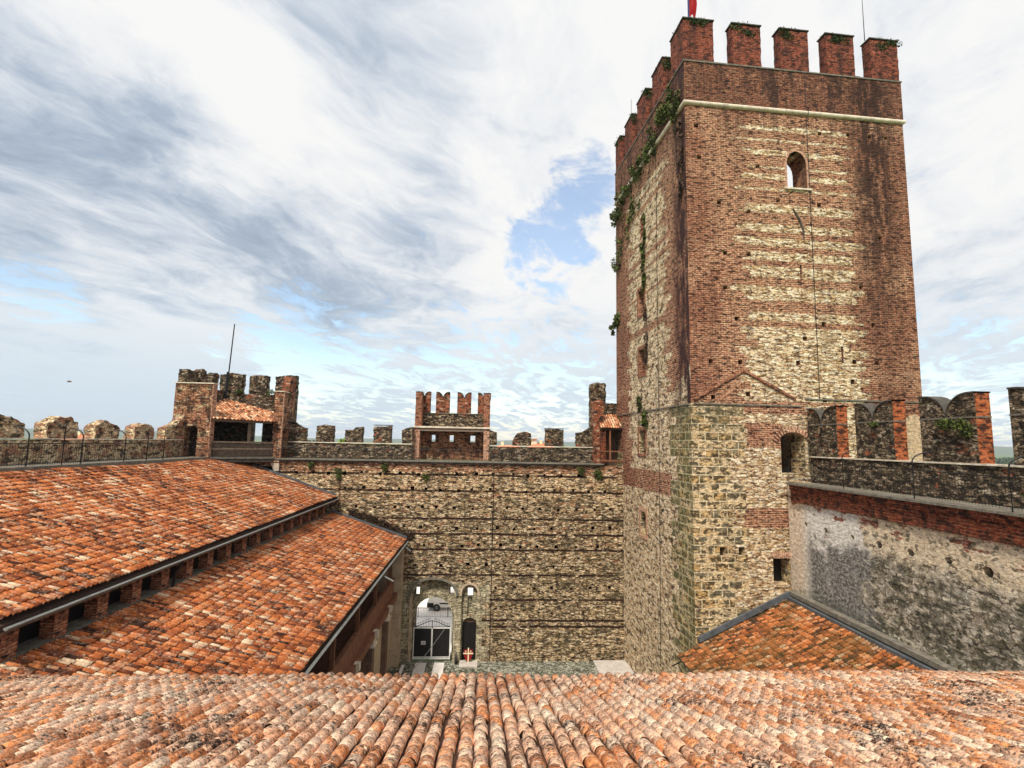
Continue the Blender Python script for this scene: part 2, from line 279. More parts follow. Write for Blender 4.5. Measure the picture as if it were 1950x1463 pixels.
def mat_render_wall(name):   # right-hand curtain: lime render, soot, exposed rubble and brick
    m,T=newmat(name); uv=UVn(T); u,v,_=T.sep(uv)
    n1=T.noise(uv,.55,6,.65); n2=T.noise(uv,2.4,6,.8); n3=T.noise(uv,6.,5,.8)
    pl=T.mix(n2,(.66,.62,.55),(.97,.95,.90))
    pl=T.mix(T.sm(u,29.3,30.3,0.,.6),pl,(.80,.60,.38))
    soot=T.mix(T.sm(n3,.42,.60),(.03,.028,.026),(.38,.36,.33))
    s=T.m('ADD',n1,T.m('MULTIPLY',T.sm(T.m('ADD',v,T.m('MULTIPLY',n2,1.5)),15.3,12.8,0.,.30),1.)); s=T.m('ADD',s,T.m('MULTIPLY',T.m('SUBTRACT',n3,.5),.45))
    sm_=T.m('MULTIPLY',T.sm(s,.53,.66),T.sm(u,29.0,30.0,1.,.1))
    col=T.mix(T.m('MULTIPLY',sm_,.92),pl,soot)
    st,sh,_=rubble(T,uv,2.6,4.6,[(0,(.10,.08,.055)),(.2,(.34,.28,.2)),(.5,(.66,.58,.46)),(1,(.93,.88,.78))],(.12,.09,.05),.1,.6)
    st=T.mix(T.sm(T.noise(uv,1.3,6,.75),.46,.60,0.,.7),st,(.10,.095,.045))
    st=T.mix(T.sm(T.noise(T.sc(uv,2.,2.),3.1,6,.8),.54,.64,0.,.8),st,(.03,.028,.02))
    ru=T.sm(T.m('ADD',u,T.m('MULTIPLY',T.m('SUBTRACT',n1,.5),6.)),24.3,25.3,1.,0.)
    up=T.m('MULTIPLY',T.sm(T.m('ADD',v,T.m('MULTIPLY',T.m('SUBTRACT',n2,.5),2.4)),13.6,14.4),.85)
    st=T.mix(T.m('MULTIPLY',T.m('SUBTRACT',1.,up),T.sm(n1,.42,.6,.15,.75)),st,(.045,.045,.03))
    st=T.mix(up,st,T.mix(n2,(.68,.50,.30),(.94,.82,.62)))
    col=T.mix(ru,col,st)
    br,bh=bricks(T,uv,(.26,.05,.025),(.38,.09,.05),(.5,.36,.27),.34,.12)
    f=T.m('ADD',T.noise(T.sc(uv,1.,2.),.9,5,.7),T.m('MULTIPLY',T.sm(v,13.4,15.8),.16))
    col=T.mix(T.sm(f,.69,.71),col,br)
    lw=T.sm(T.m('ADD',v,T.m('MULTIPLY',n2,2.)),12.,11.4)
    col=T.mix(T.m('MULTIPLY',lw,T.sm(n3,.45,.6,0.,.8)),col,(.07,.075,.04))
    col=T.mix(T.m('SUBTRACT',1.,T.sm(T.m('ADD',u,T.m('MULTIPLY',n2,2.)),25.5,27.)),col,painted_relief(T,col,uv,2.3,3.4,.545,.54,(.035,.032,.02),(.93,.83,.64),.75,.55,5.))
    return finish(m,T,grit(T,col,uv,3.6,.45,1.35),.95,T.m('ADD',n3,sh),.05)
def mat_tiles(name,stops,moss=0.,pale=.5,dark=.5,reg=.25,gr=.5,fs=1.):
    m,T=newmat(name); o=T.nd('ShaderNodeTexCoord').outputs['Object']
    t=T.nd('ShaderNodeAttribute',attribute_name='tint').outputs['Fac']; k=T.nd('ShaderNodeAttribute',attribute_name='kind').outputs['Fac']
    r=T.noise(o,.33,4,.6)
    tt=T.m('ADD',t,T.m('MULTIPLY',T.m('SUBTRACT',r,.5),reg*4),clamp=True)
    col=T.ramp(tt,stops)
    f1=T.noise(o,7.*fs,6,.75); f2=T.noise(T.sc(o,1,1,1),15.*fs,4,.7); f3=T.noise(o,2.1,5,.7)
    pm=T.m('MULTIPLY',T.sm(T.m('ADD',f1,T.m('MULTIPLY',T.m('SUBTRACT',f3,.5),.5)),.52,.62),pale)
    col=T.mix(pm,col,T.mix(f2,(.66,.42,.27),(.96,.84,.66)))
    f4=T.noise(o,9.5*fs,6,.8)
    dm=T.m('MULTIPLY',T.sm(T.m('ADD',f4,T.m('MULTIPLY',T.m('SUBTRACT',T.noise(o,.8,5,.65),.5),.6)),.53,.62),dark)
    col=T.mix(dm,col,(.045,.022,.014))
    if moss: col=T.mix(T.m('MULTIPLY',T.sm(T.m('ADD',T.noise(o,3.3,6,.75),T.m('MULTIPLY',T.m('SUBTRACT',r,.5),.8)),.455,.55),moss),col,T.mix(f2,(.02,.02,.008),(.09,.075,.015)))
    col=T.mix(T.m('MULTIPLY',T.sm(T.noise(o,5.2,4,.7),.66,.70),.6),col,(.72,.40,.06))   # ochre lichen
    col=T.mix(k,col,T.mix(f1,(.012,.006,.004),(.10,.045,.025)))  # hollow pans nearly black: shade between the covers put into the colour
    col=T.mix(gr,col,T.mix(1.,col,T.ramp(f2,[(.34,.12),(.48,.95),(.66,1.6)]),'MULTIPLY'))
    return finish(m,T,col,.9,f4,.012)
M={}
M['keepF']=mat_keep('keep_masonry_front'); M['keepL']=mat_keep('keep_masonry_left',True)
M['far']=mat_far('curtain_rubble'); M['mdark']=mat_merlon('merlon_stone'); M['mpale']=mat_merlon('merlon_pale','pale'); M['mbrick']=mat_merlon('merlon_brick_mix','brick')
M['mix']=mat_mix('brick_and_stone',.55)
M['brick']=mat_brick('old_brick',(.32,.08,.035),(.48,.16,.08),(.62,.38,.24),.5)
M['brickp']=mat_brick('pink_brick',(.58,.26,.15),(.74,.40,.26),(.80,.56,.40),.12)
M['brickd']=mat_brick('dark_brick',(.15,.022,.010),(.29,.058,.024),(.40,.18,.09),.9,.40,.13)
M['bricko']=mat_brick('orange_brick',(.42,.085,.025),(.58,.16,.05),(.45,.20,.09),.85,.34,.12)
M['render']=mat_render_wall('lime_render')
TS=[(0,(.035,.012,.007)),(.15,(.13,.035,.014)),(.36,(.29,.075,.022)),(.54,(.45,.125,.033)),(.72,(.56,.19,.06)),(.88,(.43,.23,.13)),(1,(.68,.50,.33))]
M['tileL']=mat_tiles('clay_tiles',TS,0,.3,.75,.26,gr=.35)
FS=[(0,(.34,.13,.06)),(.18,(.62,.24,.10)),(.32,(.82,.31,.11)),(.48,(.82,.45,.27)),(.7,(.88,.60,.42)),(1,(.93,.74,.53))]
M['tileF']=mat_tiles('lichened_tiles',FS,0,.85,1.,.22,gr=.85,fs=1.5)
RS=[(0,(.04,.02,.008)),(.25,(.17,.055,.016)),(.5,(.40,.12,.03)),(.72,(.56,.19,.06)),(.9,(.52,.24,.11)),(1,(.60,.38,.22))]
M['tileR']=mat_tiles('mossy_tiles',RS,.5,.12,.85,.2,gr=.35)
M['stone']=plain('pale_stone',(.66,.58,.46),.85,.35,2.5,bump=.02)
M['greystone']=plain('grey_stone',(.17,.155,.125),.9,.5,3.,bump=.03)
M['darkstone']=plain('sooty_stone',(.075,.068,.058),.95,.6,3.,bump=.03)
M['iron']=plain('black_iron',(.012,.012,.013),.5,.3,4.)
M['lead']=plain('lead_flashing',(.09,.10,.11),.6,.4,3.)
M['gutter']=plain('grey_gutter',(.19,.20,.19),.5,.3,2.)
M['wood']=plain('weathered_wood',(.20,.15,.11),.85,.45,3.,bump=.01)
M['darkwood']=plain('dark_boards',(.075,.055,.042),.9,.5,4.,bump=.02)
M['redwood']=plain('red_brown_wood',(.20,.085,.045),.8,.4,2.5,bump=.01)
M['white']=plain('white_paint',(.78,.76,.72),.6,.12,4.)
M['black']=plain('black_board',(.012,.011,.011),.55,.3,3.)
M['plaster']=plain('tan_plaster',(.46,.36,.25),.92,.3,1.3,bump=.02)
M['dimwall']=plain('brown_wall',(.16,.10,.07),.95,.4,1.2)
M['deck']=plain('roof_underlay',(.05,.03,.022),.95,.4,2.)
M['red']=plain('red_paint',(.24,.008,.01),.6,.2,4.)
M['redflag']=plain('red_cloth',(.34,.004,.008),.7,.2,2.); M['blueflag']=plain('dark_blue_cloth',(.03,.05,.16),.7,.2,2.)
M['cream']=plain('cream_paint',(.80,.66,.42),.6,.1,4.)
M['pave']=plain('pale_paving',(.84,.79,.74),.85,.12,1.2)
M['slab']=plain('grey_slab',(.46,.42,.38),.85,.25,1.5)
def mat_cobble():
    m,T=newmat('cobbles'); o=T.nd('ShaderNodeTexCoord').outputs['Object']
    c=T.nd('ShaderNodeTexVoronoi',{'Vector':o,'Scale':6.},voronoi_dimensions='2D'); e=T.nd('ShaderNodeTexVoronoi',{'Vector':o,'Scale':6.},voronoi_dimensions='2D',feature='DISTANCE_TO_EDGE').outputs[0]
    r=T.sep(c.outputs['Color'])[0]
    col=T.ramp(T.m('ADD',r,T.m('MULTIPLY',T.m('SUBTRACT',T.noise(o,1.2,5,.7),.5),.8),clamp=True),[(0,(.05,.05,.035)),(.5,(.20,.20,.15)),(1,(.46,.44,.36))])
    col=T.mix(T.sm(e,.02,.12,1.,0.),col,(.03,.035,.02))
    return finish(m,T,col,.9,e,.05)
M['cobble']=mat_cobble()
def mat_leaf(name,c0,c1):
    m,T=newmat(name); r=T.nd('ShaderNodeAttribute',attribute_name='tint').outputs['Fac']
    n=T.noise(T.nd('ShaderNodeTexCoord').outputs['Object'],1.2,3,.6)
    f=T.m('ADD',T.m('MULTIPLY',r,.6),T.m('MULTIPLY',n,.4))
    return finish(m,T,T.mix(T.sm(f,.2,.8),c0,c1),.7,None,spec=.3)
M['ivy']=mat_leaf('ivy_leaves',(.012,.018,.005),(.13,.17,.03)); M['leaf']=mat_leaf('tree_leaves',(.02,.045,.012),(.12,.20,.03)); M['leafd']=mat_leaf('dark_leaves',(.012,.03,.012),(.05,.09,.025))
M['leafb']=mat_leaf('bright_leaves',(.06,.12,.015),(.26,.38,.05)); M['moss']=mat_leaf('moss',(.012,.025,.006),(.06,.11,.02)); M['dryleaf']=mat_leaf('dead_ivy',(.02,.012,.008),(.10,.06,.03))
M['bark']=plain('bark',(.10,.07,.05),.95,.4,4.)
# ------------------------------------------------------------------ mesh helpers
class MB:
    def __init__(s): s.v=[];s.f=[]
    def add(s,vs,fs): o=len(s.v); s.v+=[tuple(p) for p in vs]; s.f+=[tuple(i+o for i in f) for f in fs]; return s
    def box(s,x0,x1,y0,y1,z0,z1):
        return s.add([(x0,y0,z0),(x1,y0,z0),(x1,y1,z0),(x0,y1,z0),(x0,y0,z1),(x1,y0,z1),(x1,y1,z1),(x0,y1,z1)],[(0,3,2,1),(4,5,6,7),(0,1,5,4),(1,2,6,5),(2,3,7,6),(3,0,4,7)])
    def prism(s,pts,axis,a,b):
        """pts: 2D outline counter-clockwise; axis 'y': (x,z) swept a..b in y; 'x': (y,z) swept in x; 'z': (x,y) swept in z"""
        mk={'y':lambda p,t:(p[0],t,p[1]),'x':lambda p,t:(t,p[0],p[1]),'z':lambda p,t:(p[0],p[1],t)}[axis]
        n=len(pts); vs=[mk(p,a) for p in pts]+[mk(p,b) for p in pts]
        fs=[tuple(range(n)),tuple(range(2*n-1,n-1,-1))]+[(i,i+n,(i+1)%n+n,(i+1)%n) for i in range(n)]
        if axis=='y': pass
        return s.add(vs,fs)
    def tube(s,pts,r,seg=6):
        pts=[Vector(p) for p in pts]; rs=r if isinstance(r,(list,tuple)) else [r]*len(pts); o=len(s.v); vs=[];fs=[]
        for i,p in enumerate(pts):
            d=(pts[min(i+1,len(pts)-1)]-pts[max(i-1,0)]).normalized()
            q=d.to_track_quat('Z','Y')
            for k in range(seg):
                t=2*math.pi*k/seg; vs.append(p+q@Vector((math.cos(t)*rs[i],math.sin(t)*rs[i],0)))
        for i in range(len(pts)-1):
            for k in range(seg): fs.append((i*seg+k,i*seg+(k+1)%seg,(i+1)*seg+(k+1)%seg,(i+1)*seg+k))
        fs.append(tuple(range(seg-1,-1,-1))); fs.append(tuple((len(pts)-1)*seg+k for k in range(seg)))
        return s.add(vs,fs)
    def beam(s,a,b,w,h):
        a=Vector(a);b=Vector(b);d=(b-a).normalized(); sx=d.cross(Vector((0,0,1)));
        if sx.length<.01: sx=Vector((1,0,0))
        sx=sx.normalized()*w/2; sz=sx.cross(d).normalized()*h/2
        vs=[a-sx-sz,a+sx-sz,a+sx+sz,a-sx+sz,b-sx-sz,b+sx-sz,b+sx+sz,b-sx+sz]
        return s.add(vs,[(0,1,2,3),(7,6,5,4),(0,4,5,1),(1,5,6,2),(2,6,7,3),(3,7,4,0)])
    def build(s,name,mat,parent=None,fix=True,uv=True,smooth=False):
        me=bpy.data.meshes.new(name); me.from_pydata(s.v,[],s.f); me.update()
        if fix:
            import bmesh; bm=bmesh.new(); bm.from_mesh(me); bmesh.ops.recalc_face_normals(bm,faces=bm.faces); bm.to_mesh(me); bm.free()
        o=bpy.data.objects.new(name,me); COL.objects.link(o); o.parent=parent
        for mm in (mat if isinstance(mat,list) else [mat]): me.materials.append(mm)
        if uv: boxuv(o)
        if smooth: me.shade_smooth()
        return o
def boxuv(o):
    me=o.data; n=len(me.loops)
    lay=me.uv_layers.get('UVMap') or me.uv_layers.new(name='UVMap')
    co=np.empty(len(me.vertices)*3); me.vertices.foreach_get('co',co); co=co.reshape(-1,3)
    vi=np.empty(n,int); me.loops.foreach_get('vertex_index',vi)
    nr=np.empty(len(me.polygons)*3); me.polygons.foreach_get('normal',nr); nr=np.abs(nr.reshape(-1,3))
    lt=np.empty(len(me.polygons),int); me.polygons.foreach_get('loop_total',lt)
    pn=np.repeat(nr,lt,axis=0); c=co[vi]
    ax=np.where(pn[:,2]>.75,2,np.where(pn[:,0]>pn[:,1],0,1))
    uv=np.stack([np.where(ax==0,c[:,1],c[:,0]),np.where(ax==2,c[:,1],c[:,2])],1)
    lay.data.foreach_set('uv',uv.astype(np.float32).ravel())
def cut(o,mb,fix=True):
    c=mb.build('cutter',M['stone'],o.parent if False else None,uv=False)
    md=o.modifiers.new('b','BOOLEAN'); md.object=c; md.operation='DIFFERENCE'; md.solver='EXACT'
    par=o.parent; o.parent=None
    bpy.context.view_layer.update(); dg=bpy.context.evaluated_depsgraph_get()
    me=bpy.data.meshes.new_from_object(o.evaluated_get(dg)); o.modifiers.clear(); o.data=me; o.parent=par
    bpy.data.objects.remove(c); boxuv(o); return o
def tag(o,label,cat,group=None,kind=None):
    if label: o['label']=label
    if cat: o['category']=cat
    if group: o['group']=group
    if kind: o['kind']=kind
    return o
def thing(name,label,cat,loc=(0,0,0),rz=0,group=None):
    o=bpy.data.objects.new(name,None); COL.objects.link(o); o.location=loc; o.rotation_euler=(0,0,rz); o.empty_display_size=.3
    return tag(o,label,cat,group)
def arch(x0,x1,z0,zs,rise,n=10):
    """outline of an arched opening: bottom z0, springing zs, rise"""
    c=(x0+x1)/2; a=(x1-x0)/2
    return [(x0,z0),(x1,z0)]+[(c+a*math.cos(t),zs+rise*math.sin(t)) for t in np.linspace(0,math.pi,n)]
def leaves(name,mat,blobs,n,size,parent=None,up=.0):
    """blobs: list of (center, (rx,ry,rz)); n leaves in total; each leaf a small bent quad"""
    w=np.array([max(.05,b[1][0]*b[1][1]*b[1][2])**(2/3) for b in blobs]); w/=w.sum()
    idx=rng.choice(len(blobs),n,p=w)
    cen=np.array([b[0] for b in blobs])[idx]; r=np.array([b[1] for b in blobs])[idx]
    d=rng.normal(size=(n,3)); d/=np.linalg.norm(d,axis=1)[:,None]
    p=cen+d*r*(rng.random((n,1))**.45)
    a=rng.normal(size=(n,3)); a/=np.linalg.norm(a,axis=1)[:,None]; a[:,2]+=up
    b=np.cross(a,rng.normal(size=(n,3))); b/=np.linalg.norm(b,axis=1)[:,None]+1e-9
    s=size*(.6+.8*rng.random((n,1)))
    v=np.stack([p-a*s*.5,p+b*s*.32,p+a*s*.5,p-b*s*.32],1).reshape(-1,3)
    me=bpy.data.meshes.new(name); me.vertices.add(4*n); me.vertices.foreach_set('co',v.ravel()); me.loops.add(4*n); me.loops.foreach_set('vertex_index',np.arange(4*n)); me.polygons.add(n); me.polygons.foreach_set('loop_start',np.arange(n)*4); me.update(calc_edges=True)
    at=me.attributes.new('tint','FLOAT','POINT'); at.data.foreach_set('value',np.repeat(rng.random(n),4).astype(np.float32))
    me.materials.append(mat); o=bpy.data.objects.new(name,me); COL.objects.link(o); o.parent=parent; return o
def tiles(name,origin,across,down,ncol,nrow,pitch,step,mat,parent,seg=6,r=.085,inside=None,pan=True,tp=.84,lip=.032,tv=.27):
    """canal tiles: rows of half-round covers over hollow pans. origin = top corner of the slope"""
    A=np.array(Vector(across).normalized()); Dn=np.array(Vector(down).normalized()); Nn=np.cross(A,Dn); 
    if Nn[2]<0: Nn=-Nn
    O=np.array(origin,float); V=[];F=[];TT=[];KK=[];base=0
    ii,jj=np.meshgrid(np.arange(ncol),np.arange(nrow),indexing='ij'); ii=ii.ravel(); jj=jj.ravel()
    for kind in ((0,1) if pan else (0,)):
        off=0 if kind==0 else .5
        a0=(ii+.5+off)*pitch; s0=jj*step-(0 if kind==0 else .05)
        if inside is not None:
            P=O+A*a0[:,None]+Dn*(s0[:,None]+step*.5); ok=np.array([inside(*q) for q in P]); 
        else: ok=np.ones(len(ii),bool)
        n=int(ok.sum()); a1=a0[ok]+rng.normal(0,.010,n)+np.sin(jj[ok]*.8+ii[ok]*2.1)*.006; s1=s0[ok]+rng.normal(0,.012,n)
        th=np.linspace(0,math.pi,seg+1); L=step+.09; sk=rng.normal(0,.016,n)+(rng.random(n)<.02)*rng.normal(0,.12,n)
        rt=r*tp; rb=r*1.02
        rr=np.array([rt,rb,rb*.80]); ss=np.array([0,L,L]); nn=np.array([.0,lip,lip]) if kind==0 else np.array([.0,.018,.018])
        if kind==1: rr=rr[:2]*.95;ss=ss[:2];nn=nn[:2]
        lv=[]
        lift=rng.normal(0,.006,n)+(.022*(np.sin(a1*.52+1.3)+np.sin(s1*.9+a1*.23))+.012*np.sin(a1*1.7+s1*.4) if pitch<.233 else 0)
        for rv,sv,nv in zip(rr,ss,nn):
            ca=np.cos(th)*rv; sa=np.sin(th)*rv*(.95 if kind==0 else -.55)
            base_n=(.035 if kind==0 else .055)
            X=(a1[:,None]+ca[None,:]+(sk*sv)[:,None]); Y=(s1+sv)[:,None]+0*ca[None,:]; Z=(base_n+nv+lift)[:,None]+sa[None,:]
            lv.append(O+X[...,None]*A+Y[...,None]*Dn+Z[...,None]*Nn)
        k=len(lv); v=np.stack(lv,1).reshape(n,-1,3); m=seg+1
        q=[]
        for l in range(k-1):
            for t in range(seg): q.append((l*m+t,l*m+t+1,(l+1)*m+t+1,(l+1)*m+t))
        q=np.array(q); f=(q[None]+ (np.arange(n)*k*m)[:,None,None]+base).reshape(-1,4)
        V.append(v.reshape(-1,3)); F.append(f); base+=n*k*m
        tn=np.clip(rng.normal(.5,tv,n),0,1); TT.append(np.repeat(tn,k*m)); KK.append(np.full(n*k*m,float(kind)))
    V=np.concatenate(V);F=np.concatenate(F); nf=len(F)
    me=bpy.data.meshes.new(name); me.vertices.add(len(V)); me.vertices.foreach_set('co',V.ravel()); me.loops.add(nf*4); me.loops.foreach_set('vertex_index',F.ravel()); me.polygons.add(nf); me.polygons.foreach_set('loop_start',np.arange(nf)*4); me.update(calc_edges=True)
    for nm,arr in (('tint',np.concatenate(TT)),('kind',np.concatenate(KK))):
        at=me.attributes.new(nm,'FLOAT','POINT'); at.data.foreach_set('value',arr.astype(np.float32))
    me.materials.append(mat); me.shade_smooth(); o=bpy.data.objects.new(name,me); COL.objects.link(o); o.parent=parent; return o
def h2(x,y): 
    return (math.sin(x*12.9898+y*78.233)*43758.5453)%1
def vnoise(x,y):
    xi,yi=math.floor(x),math.floor(y); fx,fy=x-xi,y-yi; fx=fx*fx*(3-2*fx); fy=fy*fy*(3-2*fy)
    return (h2(xi,yi)*(1-fx)+h2(xi+1,yi)*fx)*(1-fy)+(h2(xi,yi+1)*(1-fx)+h2(xi+1,yi+1)*fx)*fy
def rough(name,mat,parent,s0,s1,z0,prof,t0,t1,axis='x',amp=.05,res=.14,jag=.08):
    """weathered masonry block. axis = direction of its length; prof: list of (s,z) giving the broken top; t0..t1 its thickness"""
    ns=max(3,int((s1-s0)/res)+1); ss=np.linspace(s0,s1,ns); seed=s0*3.7+t0*1.3
    ps=[p[0] for p in prof]; pz=[p[1] for p in prof]; zt=np.interp(ss,ps,pz); zmax=max(pz)
    nz=max(3,int((zmax-z0)/res)+1); nt=max(2,int((t1-t0)/res)+1); g={}; vs=[];fs=[]
    def P(i,j,k):
        key=(i,j,k)
        if key in g: return g[key]
        s=ss[i]; z=z0+(zt[i]-z0)*k/nz; t=t0+(t1-t0)*j/nt
        jn=lambda a,b:(vnoise(a*5+seed,b*5)-.5)+(vnoise(a*11+seed,b*11+7)-.5)*.6
        if j in(0,nt): t+=jn(s,z)*amp*1.6
        if i in(0,ns-1): s+=jn(t+3,z)*amp*1.6
        if k==nz: z+=(vnoise(s*4+seed,t*4)-.5)*jag*2+(vnoise(s*9,t*9+seed)-.5)*jag
        vs.append((s,t,z) if axis=='x' else (t,s,z)); g[key]=len(vs)-1; return g[key]
    for i in range(ns-1):
        for k in range(nz):
            fs.append((P(i,0,k),P(i+1,0,k),P(i+1,0,k+1),P(i,0,k+1))); fs.append((P(i,nt,k),P(i,nt,k+1),P(i+1,nt,k+1),P(i+1,nt,k)))
        for j in range(nt): fs.append((P(i,j,nz),P(i+1,j,nz),P(i+1,j+1,nz),P(i,j+1,nz)))
    for j in range(nt):
        for k in range(nz):
            fs.append((P(0,j,k),P(0,j,k+1),P(0,j+1,k+1),P(0,j+1,k))); fs.append((P(ns-1,j,k),P(ns-1,j+1,k),P(ns-1,j+1,k+1),P(ns-1,j,k+1)))
    mb=MB(); mb.v=vs; mb.f=fs; return mb.build(name,mat,parent)
def swallow(mb,s0,s1,zb,zt,dip,axis,t0,t1,cop=None,n=8):
    """swallow-tailed merlon: outer tips high, a notch in the middle"""
    c=(s0+s1)/2; g=.10*(s1-s0); h=(s1-s0)/2-g; R=[]
    for k in range(n+1):
        t=k/n*math.pi/2; R.append((s1-g-h*math.sin(t),zt-dip*(1-math.cos(t))))
    L=[(2*c-x,z) for x,z in reversed(R)][1:]
    top=[(s1,zt)]+R+L+[(s0,zt)]
    mb.prism([(s0,zb),(s1,zb)]+top,axis,t0,t1)
    if cop is not None:
        q=[(s,z+.002) for s,z in top]; q2=[(s,z+.06) for s,z in reversed(top)]
        # strip built quad by quad
        mk=(lambda p,t:(p[0],t,p[1])) if axis=='y' else (lambda p,t:(t,p[0],p[1]))
        o=.05
        for (a,b) in zip(top[:-1],top[1:]):
            A=[mk((a[0],a[1]+.003),t0-o),mk((b[0],b[1]+.003),t0-o),mk((b[0],b[1]+.07),t0-o),mk((a[0],a[1]+.07),t0-o)]
            B=[mk((a[0],a[1]+.003),t1+o),mk((b[0],b[1]+.003),t1+o),mk((b[0],b[1]+.07),t1+o),mk((a[0],a[1]+.07),t1+o)]
            cop.add(A+B,[(0,1,2,3),(7,6,5,4),(0,4,5,1),(2,6,7,3)])
    return mb
# ================================================================== SETTING
def sheet(name,x0,x1,y0,y1,z,mat,n=1):
    mb=MB(); mb.add([(x0,y0,z),(x1,y0,z),(x1,y1,z),(x0,y1,z)],[(0,1,2,3)]); return tag(mb.build(name,mat,fix=False),None,None,None,'structure')
def mat_fields():
    m,T=newmat('fields'); o=T.nd('ShaderNodeTexCoord').outputs['Object']
    c=T.nd('ShaderNodeTexVoronoi',{'Vector':o,'Scale':.006},voronoi_dimensions='2D').outputs['Color']
    r=T.sep(c)[0]
    col=T.ramp(T.m('ADD',T.m('MULTIPLY',r,.6),T.m('MULTIPLY',T.noise(o,.03,6,.7),.4)),[(.2,(.03,.06,.02)),(.5,(.09,.16,.03)),(.65,(.16,.22,.06)),(.8,(.05,.09,.03))])
    return finish(m,T,col,.95)
def mat_hill():
    m,T=newmat('wooded_hills'); o=T.nd('ShaderNodeTexCoord').outputs['Object']
    return finish(m,T,T.mix(T.noise(o,.01,8,.7),(.02,.05,.02),(.09,.14,.04)),.95)
g=sheet('ground',-6500,6500,-6500,6500,1.1,mat_fields())
sheet('courtyard_paving',-24,19,13,44.2,1.2,M['cobble'])
sheet('street',-60,60,45.3,74,1.19,M['pave'])
for i,(a,b,c,d) in enumerate([(-5.09,-4.22,28,43.8),(-3.62,-2.79,28,43.8),(-6.15,-5.9,30,43.4)]):
    sheet('wheel_track',a,b,c,d,1.205,M['pave'])
mb=MB(); mb.box(9.3,12.3,36,43.9,1.0,1.32); tag(mb.build('pavement',M['slab']),None,None,None,'structure')
# hills
mb=MB(); nA=220; rings=[(4200,0),(4700,.55),(5300,1.),(6000,.8)]
for ri,(R_,hf) in enumerate(rings):
    for k in range(nA):
        t=2*math.pi*k/nA; hh=14+62*vnoise(k*.11,3.3)**1.5+24*vnoise(k*.37,8.1)+6*vnoise(k*1.3,1.)
        mb.v.append((R_*math.sin(t),R_*math.cos(t),1+hf*hh*.9 if hf else .5))
for ri in range(3):
    for k in range(nA): mb.f.append((ri*nA+k,ri*nA+(k+1)%nA,(ri+1)*nA+(k+1)%nA,(ri+1)*nA+k))
tag(mb.build('hills',mat_hill(),smooth=True),None,None,None,'structure')
# ================================================================== KEEP
TA=rad(3.2)
keep=thing('keep_tower','huge square brick and cream stone keep with square merlons, ivy down its left side','tower',(12.65,31.0,0),TA)
w,d=15.75,14.8; th=1.4
def ring(mb,x0,x1,y0,y1,z0,z1,t):
    xs=[x0,x1,x1,x0];ys=[y0,y0,y1,y1];xi=[x0+t,x1-t,x1-t,x0+t];yi=[y0+t,y0+t,y1-t,y1-t]
    vs=[(xs[i],ys[i],z0) for i in range(4)]+[(xs[i],ys[i],z1) for i in range(4)]+[(xi[i],yi[i],z0) for i in range(4)]+[(xi[i],yi[i],z1) for i in range(4)]
    fs=[]
    for i in range(4):
        j=(i+1)%4; fs+=[(i,j,j+4,i+4),(8+j,8+i,12+i,12+j),(i+4,j+4,12+j,12+i),(j,i,8+i,8+j)]
    return mb.add(vs,fs)
for a,b,c,e in [(29.2,31.2,7.7,9.0),(24.4,26.4,7.65,8.95),(18.25,20.0,7.75,9.1),(12.1,13.84,7.75,8.95),(35.4,37.3,7.6,8.4)]:
    mb=MB(); mb.box(.42,.6,c+.002,e-.002,a+.002,b-.03); mb.build('blocked_window',M['brickd'],keep)
for a,b,c,e,mm in [(29.2,31.2,7.7,9.0,'brick'),(24.4,26.4,7.65,8.95,'brick'),(18.25,20.0,7.75,9.1,'brick'),(12.1,13.84,7.75,8.95,'brickp')]:
    mb=MB(); mb.box(-.05,.25,c-.24,c-.004,a-.2,b+.3); mb.box(-.05,.25,e+.004,e+.24,a-.2,b+.3); mb.box(-.045,.25,c-.002,e+.002,b+.04,b+.28); mb.box(-.07,.25,c-.002,e+.002,a-.2,a-.02); mb.build('window_surround',M[mm],keep)
mb=MB(); mb.box(5.0,6.1,.9,1.,10.652,12.198); mb.build('dark_backing',M['black'],keep)  # added black panel standing in for the dark inside the small window
kw=ring(MB(),0,w,0,d,.9,41.3,th).build('wall',[M['keepF'],M['keepL']],keep)
cu=MB()
cu.prism(arch(7.0,8.4,36.05,37.7,.95),'y',-.5,2.)
cu.prism(arch(5.8,7.4,17.3,19.6,.28),'y',-.5,2.)
cu.box(5.0,6.1,-.5,2.,10.65,12.2)
cu.box(7.62,7.76,-.5,1.,29.72,30.8); cu.box(10.22,10.36,-.5,1.,24.4,25.5)
cu.box(1.62,1.98,-.5,.8,12.35,12.9); cu.box(2.83,3.19,-.5,.8,12.35,12.9)
holes=[(590,692),(600,895),(945,930),(1330,755),(1485,765),(1625,778),(1722,782),(1065,1120),(1308,1145)]
for u_,z_ in [(.75,39.9),(.9,37.7),(4.95,37.4),(9.5,40.1),(11.6,40.2),(13.2,40.2),(14.4,40.2),(6.3,35.1),(9.2,35.0),(2.5,31.3),(4.1,31.3),(2.45,29.0),(3.15,27.0),(9.1,26.9),(12.6,27.0),(1.35,24.2),(3.3,24.2),(7.2,24.3),(11.1,24.5),(12.7,24.5),(7.75,25.9),(3.75,22.2),(1.45,21.95),(10.9,23.2),(11.9,29.5),(13.5,33.),(4.2,34.2),(2.2,34.7),(8.9,21.95),(4.4,9.1)]:
    cu.box(u_-.14,u_+.14,-.3,1.2,z_-.14,z_+.14)
for a,b,c,e in [(29.2,31.2,7.7,9.0),(24.4,26.4,7.65,8.95),(18.25,20.0,7.75,9.1)]: cu.box(-.4,.8,c,e,a,b)
cu.prism(arch(7.75,8.95,12.1,13.5,.35),'x',-.4,.5)
cu.prism(arch(7.6,8.4,35.4,36.9,.45),'x',-.4,.9)
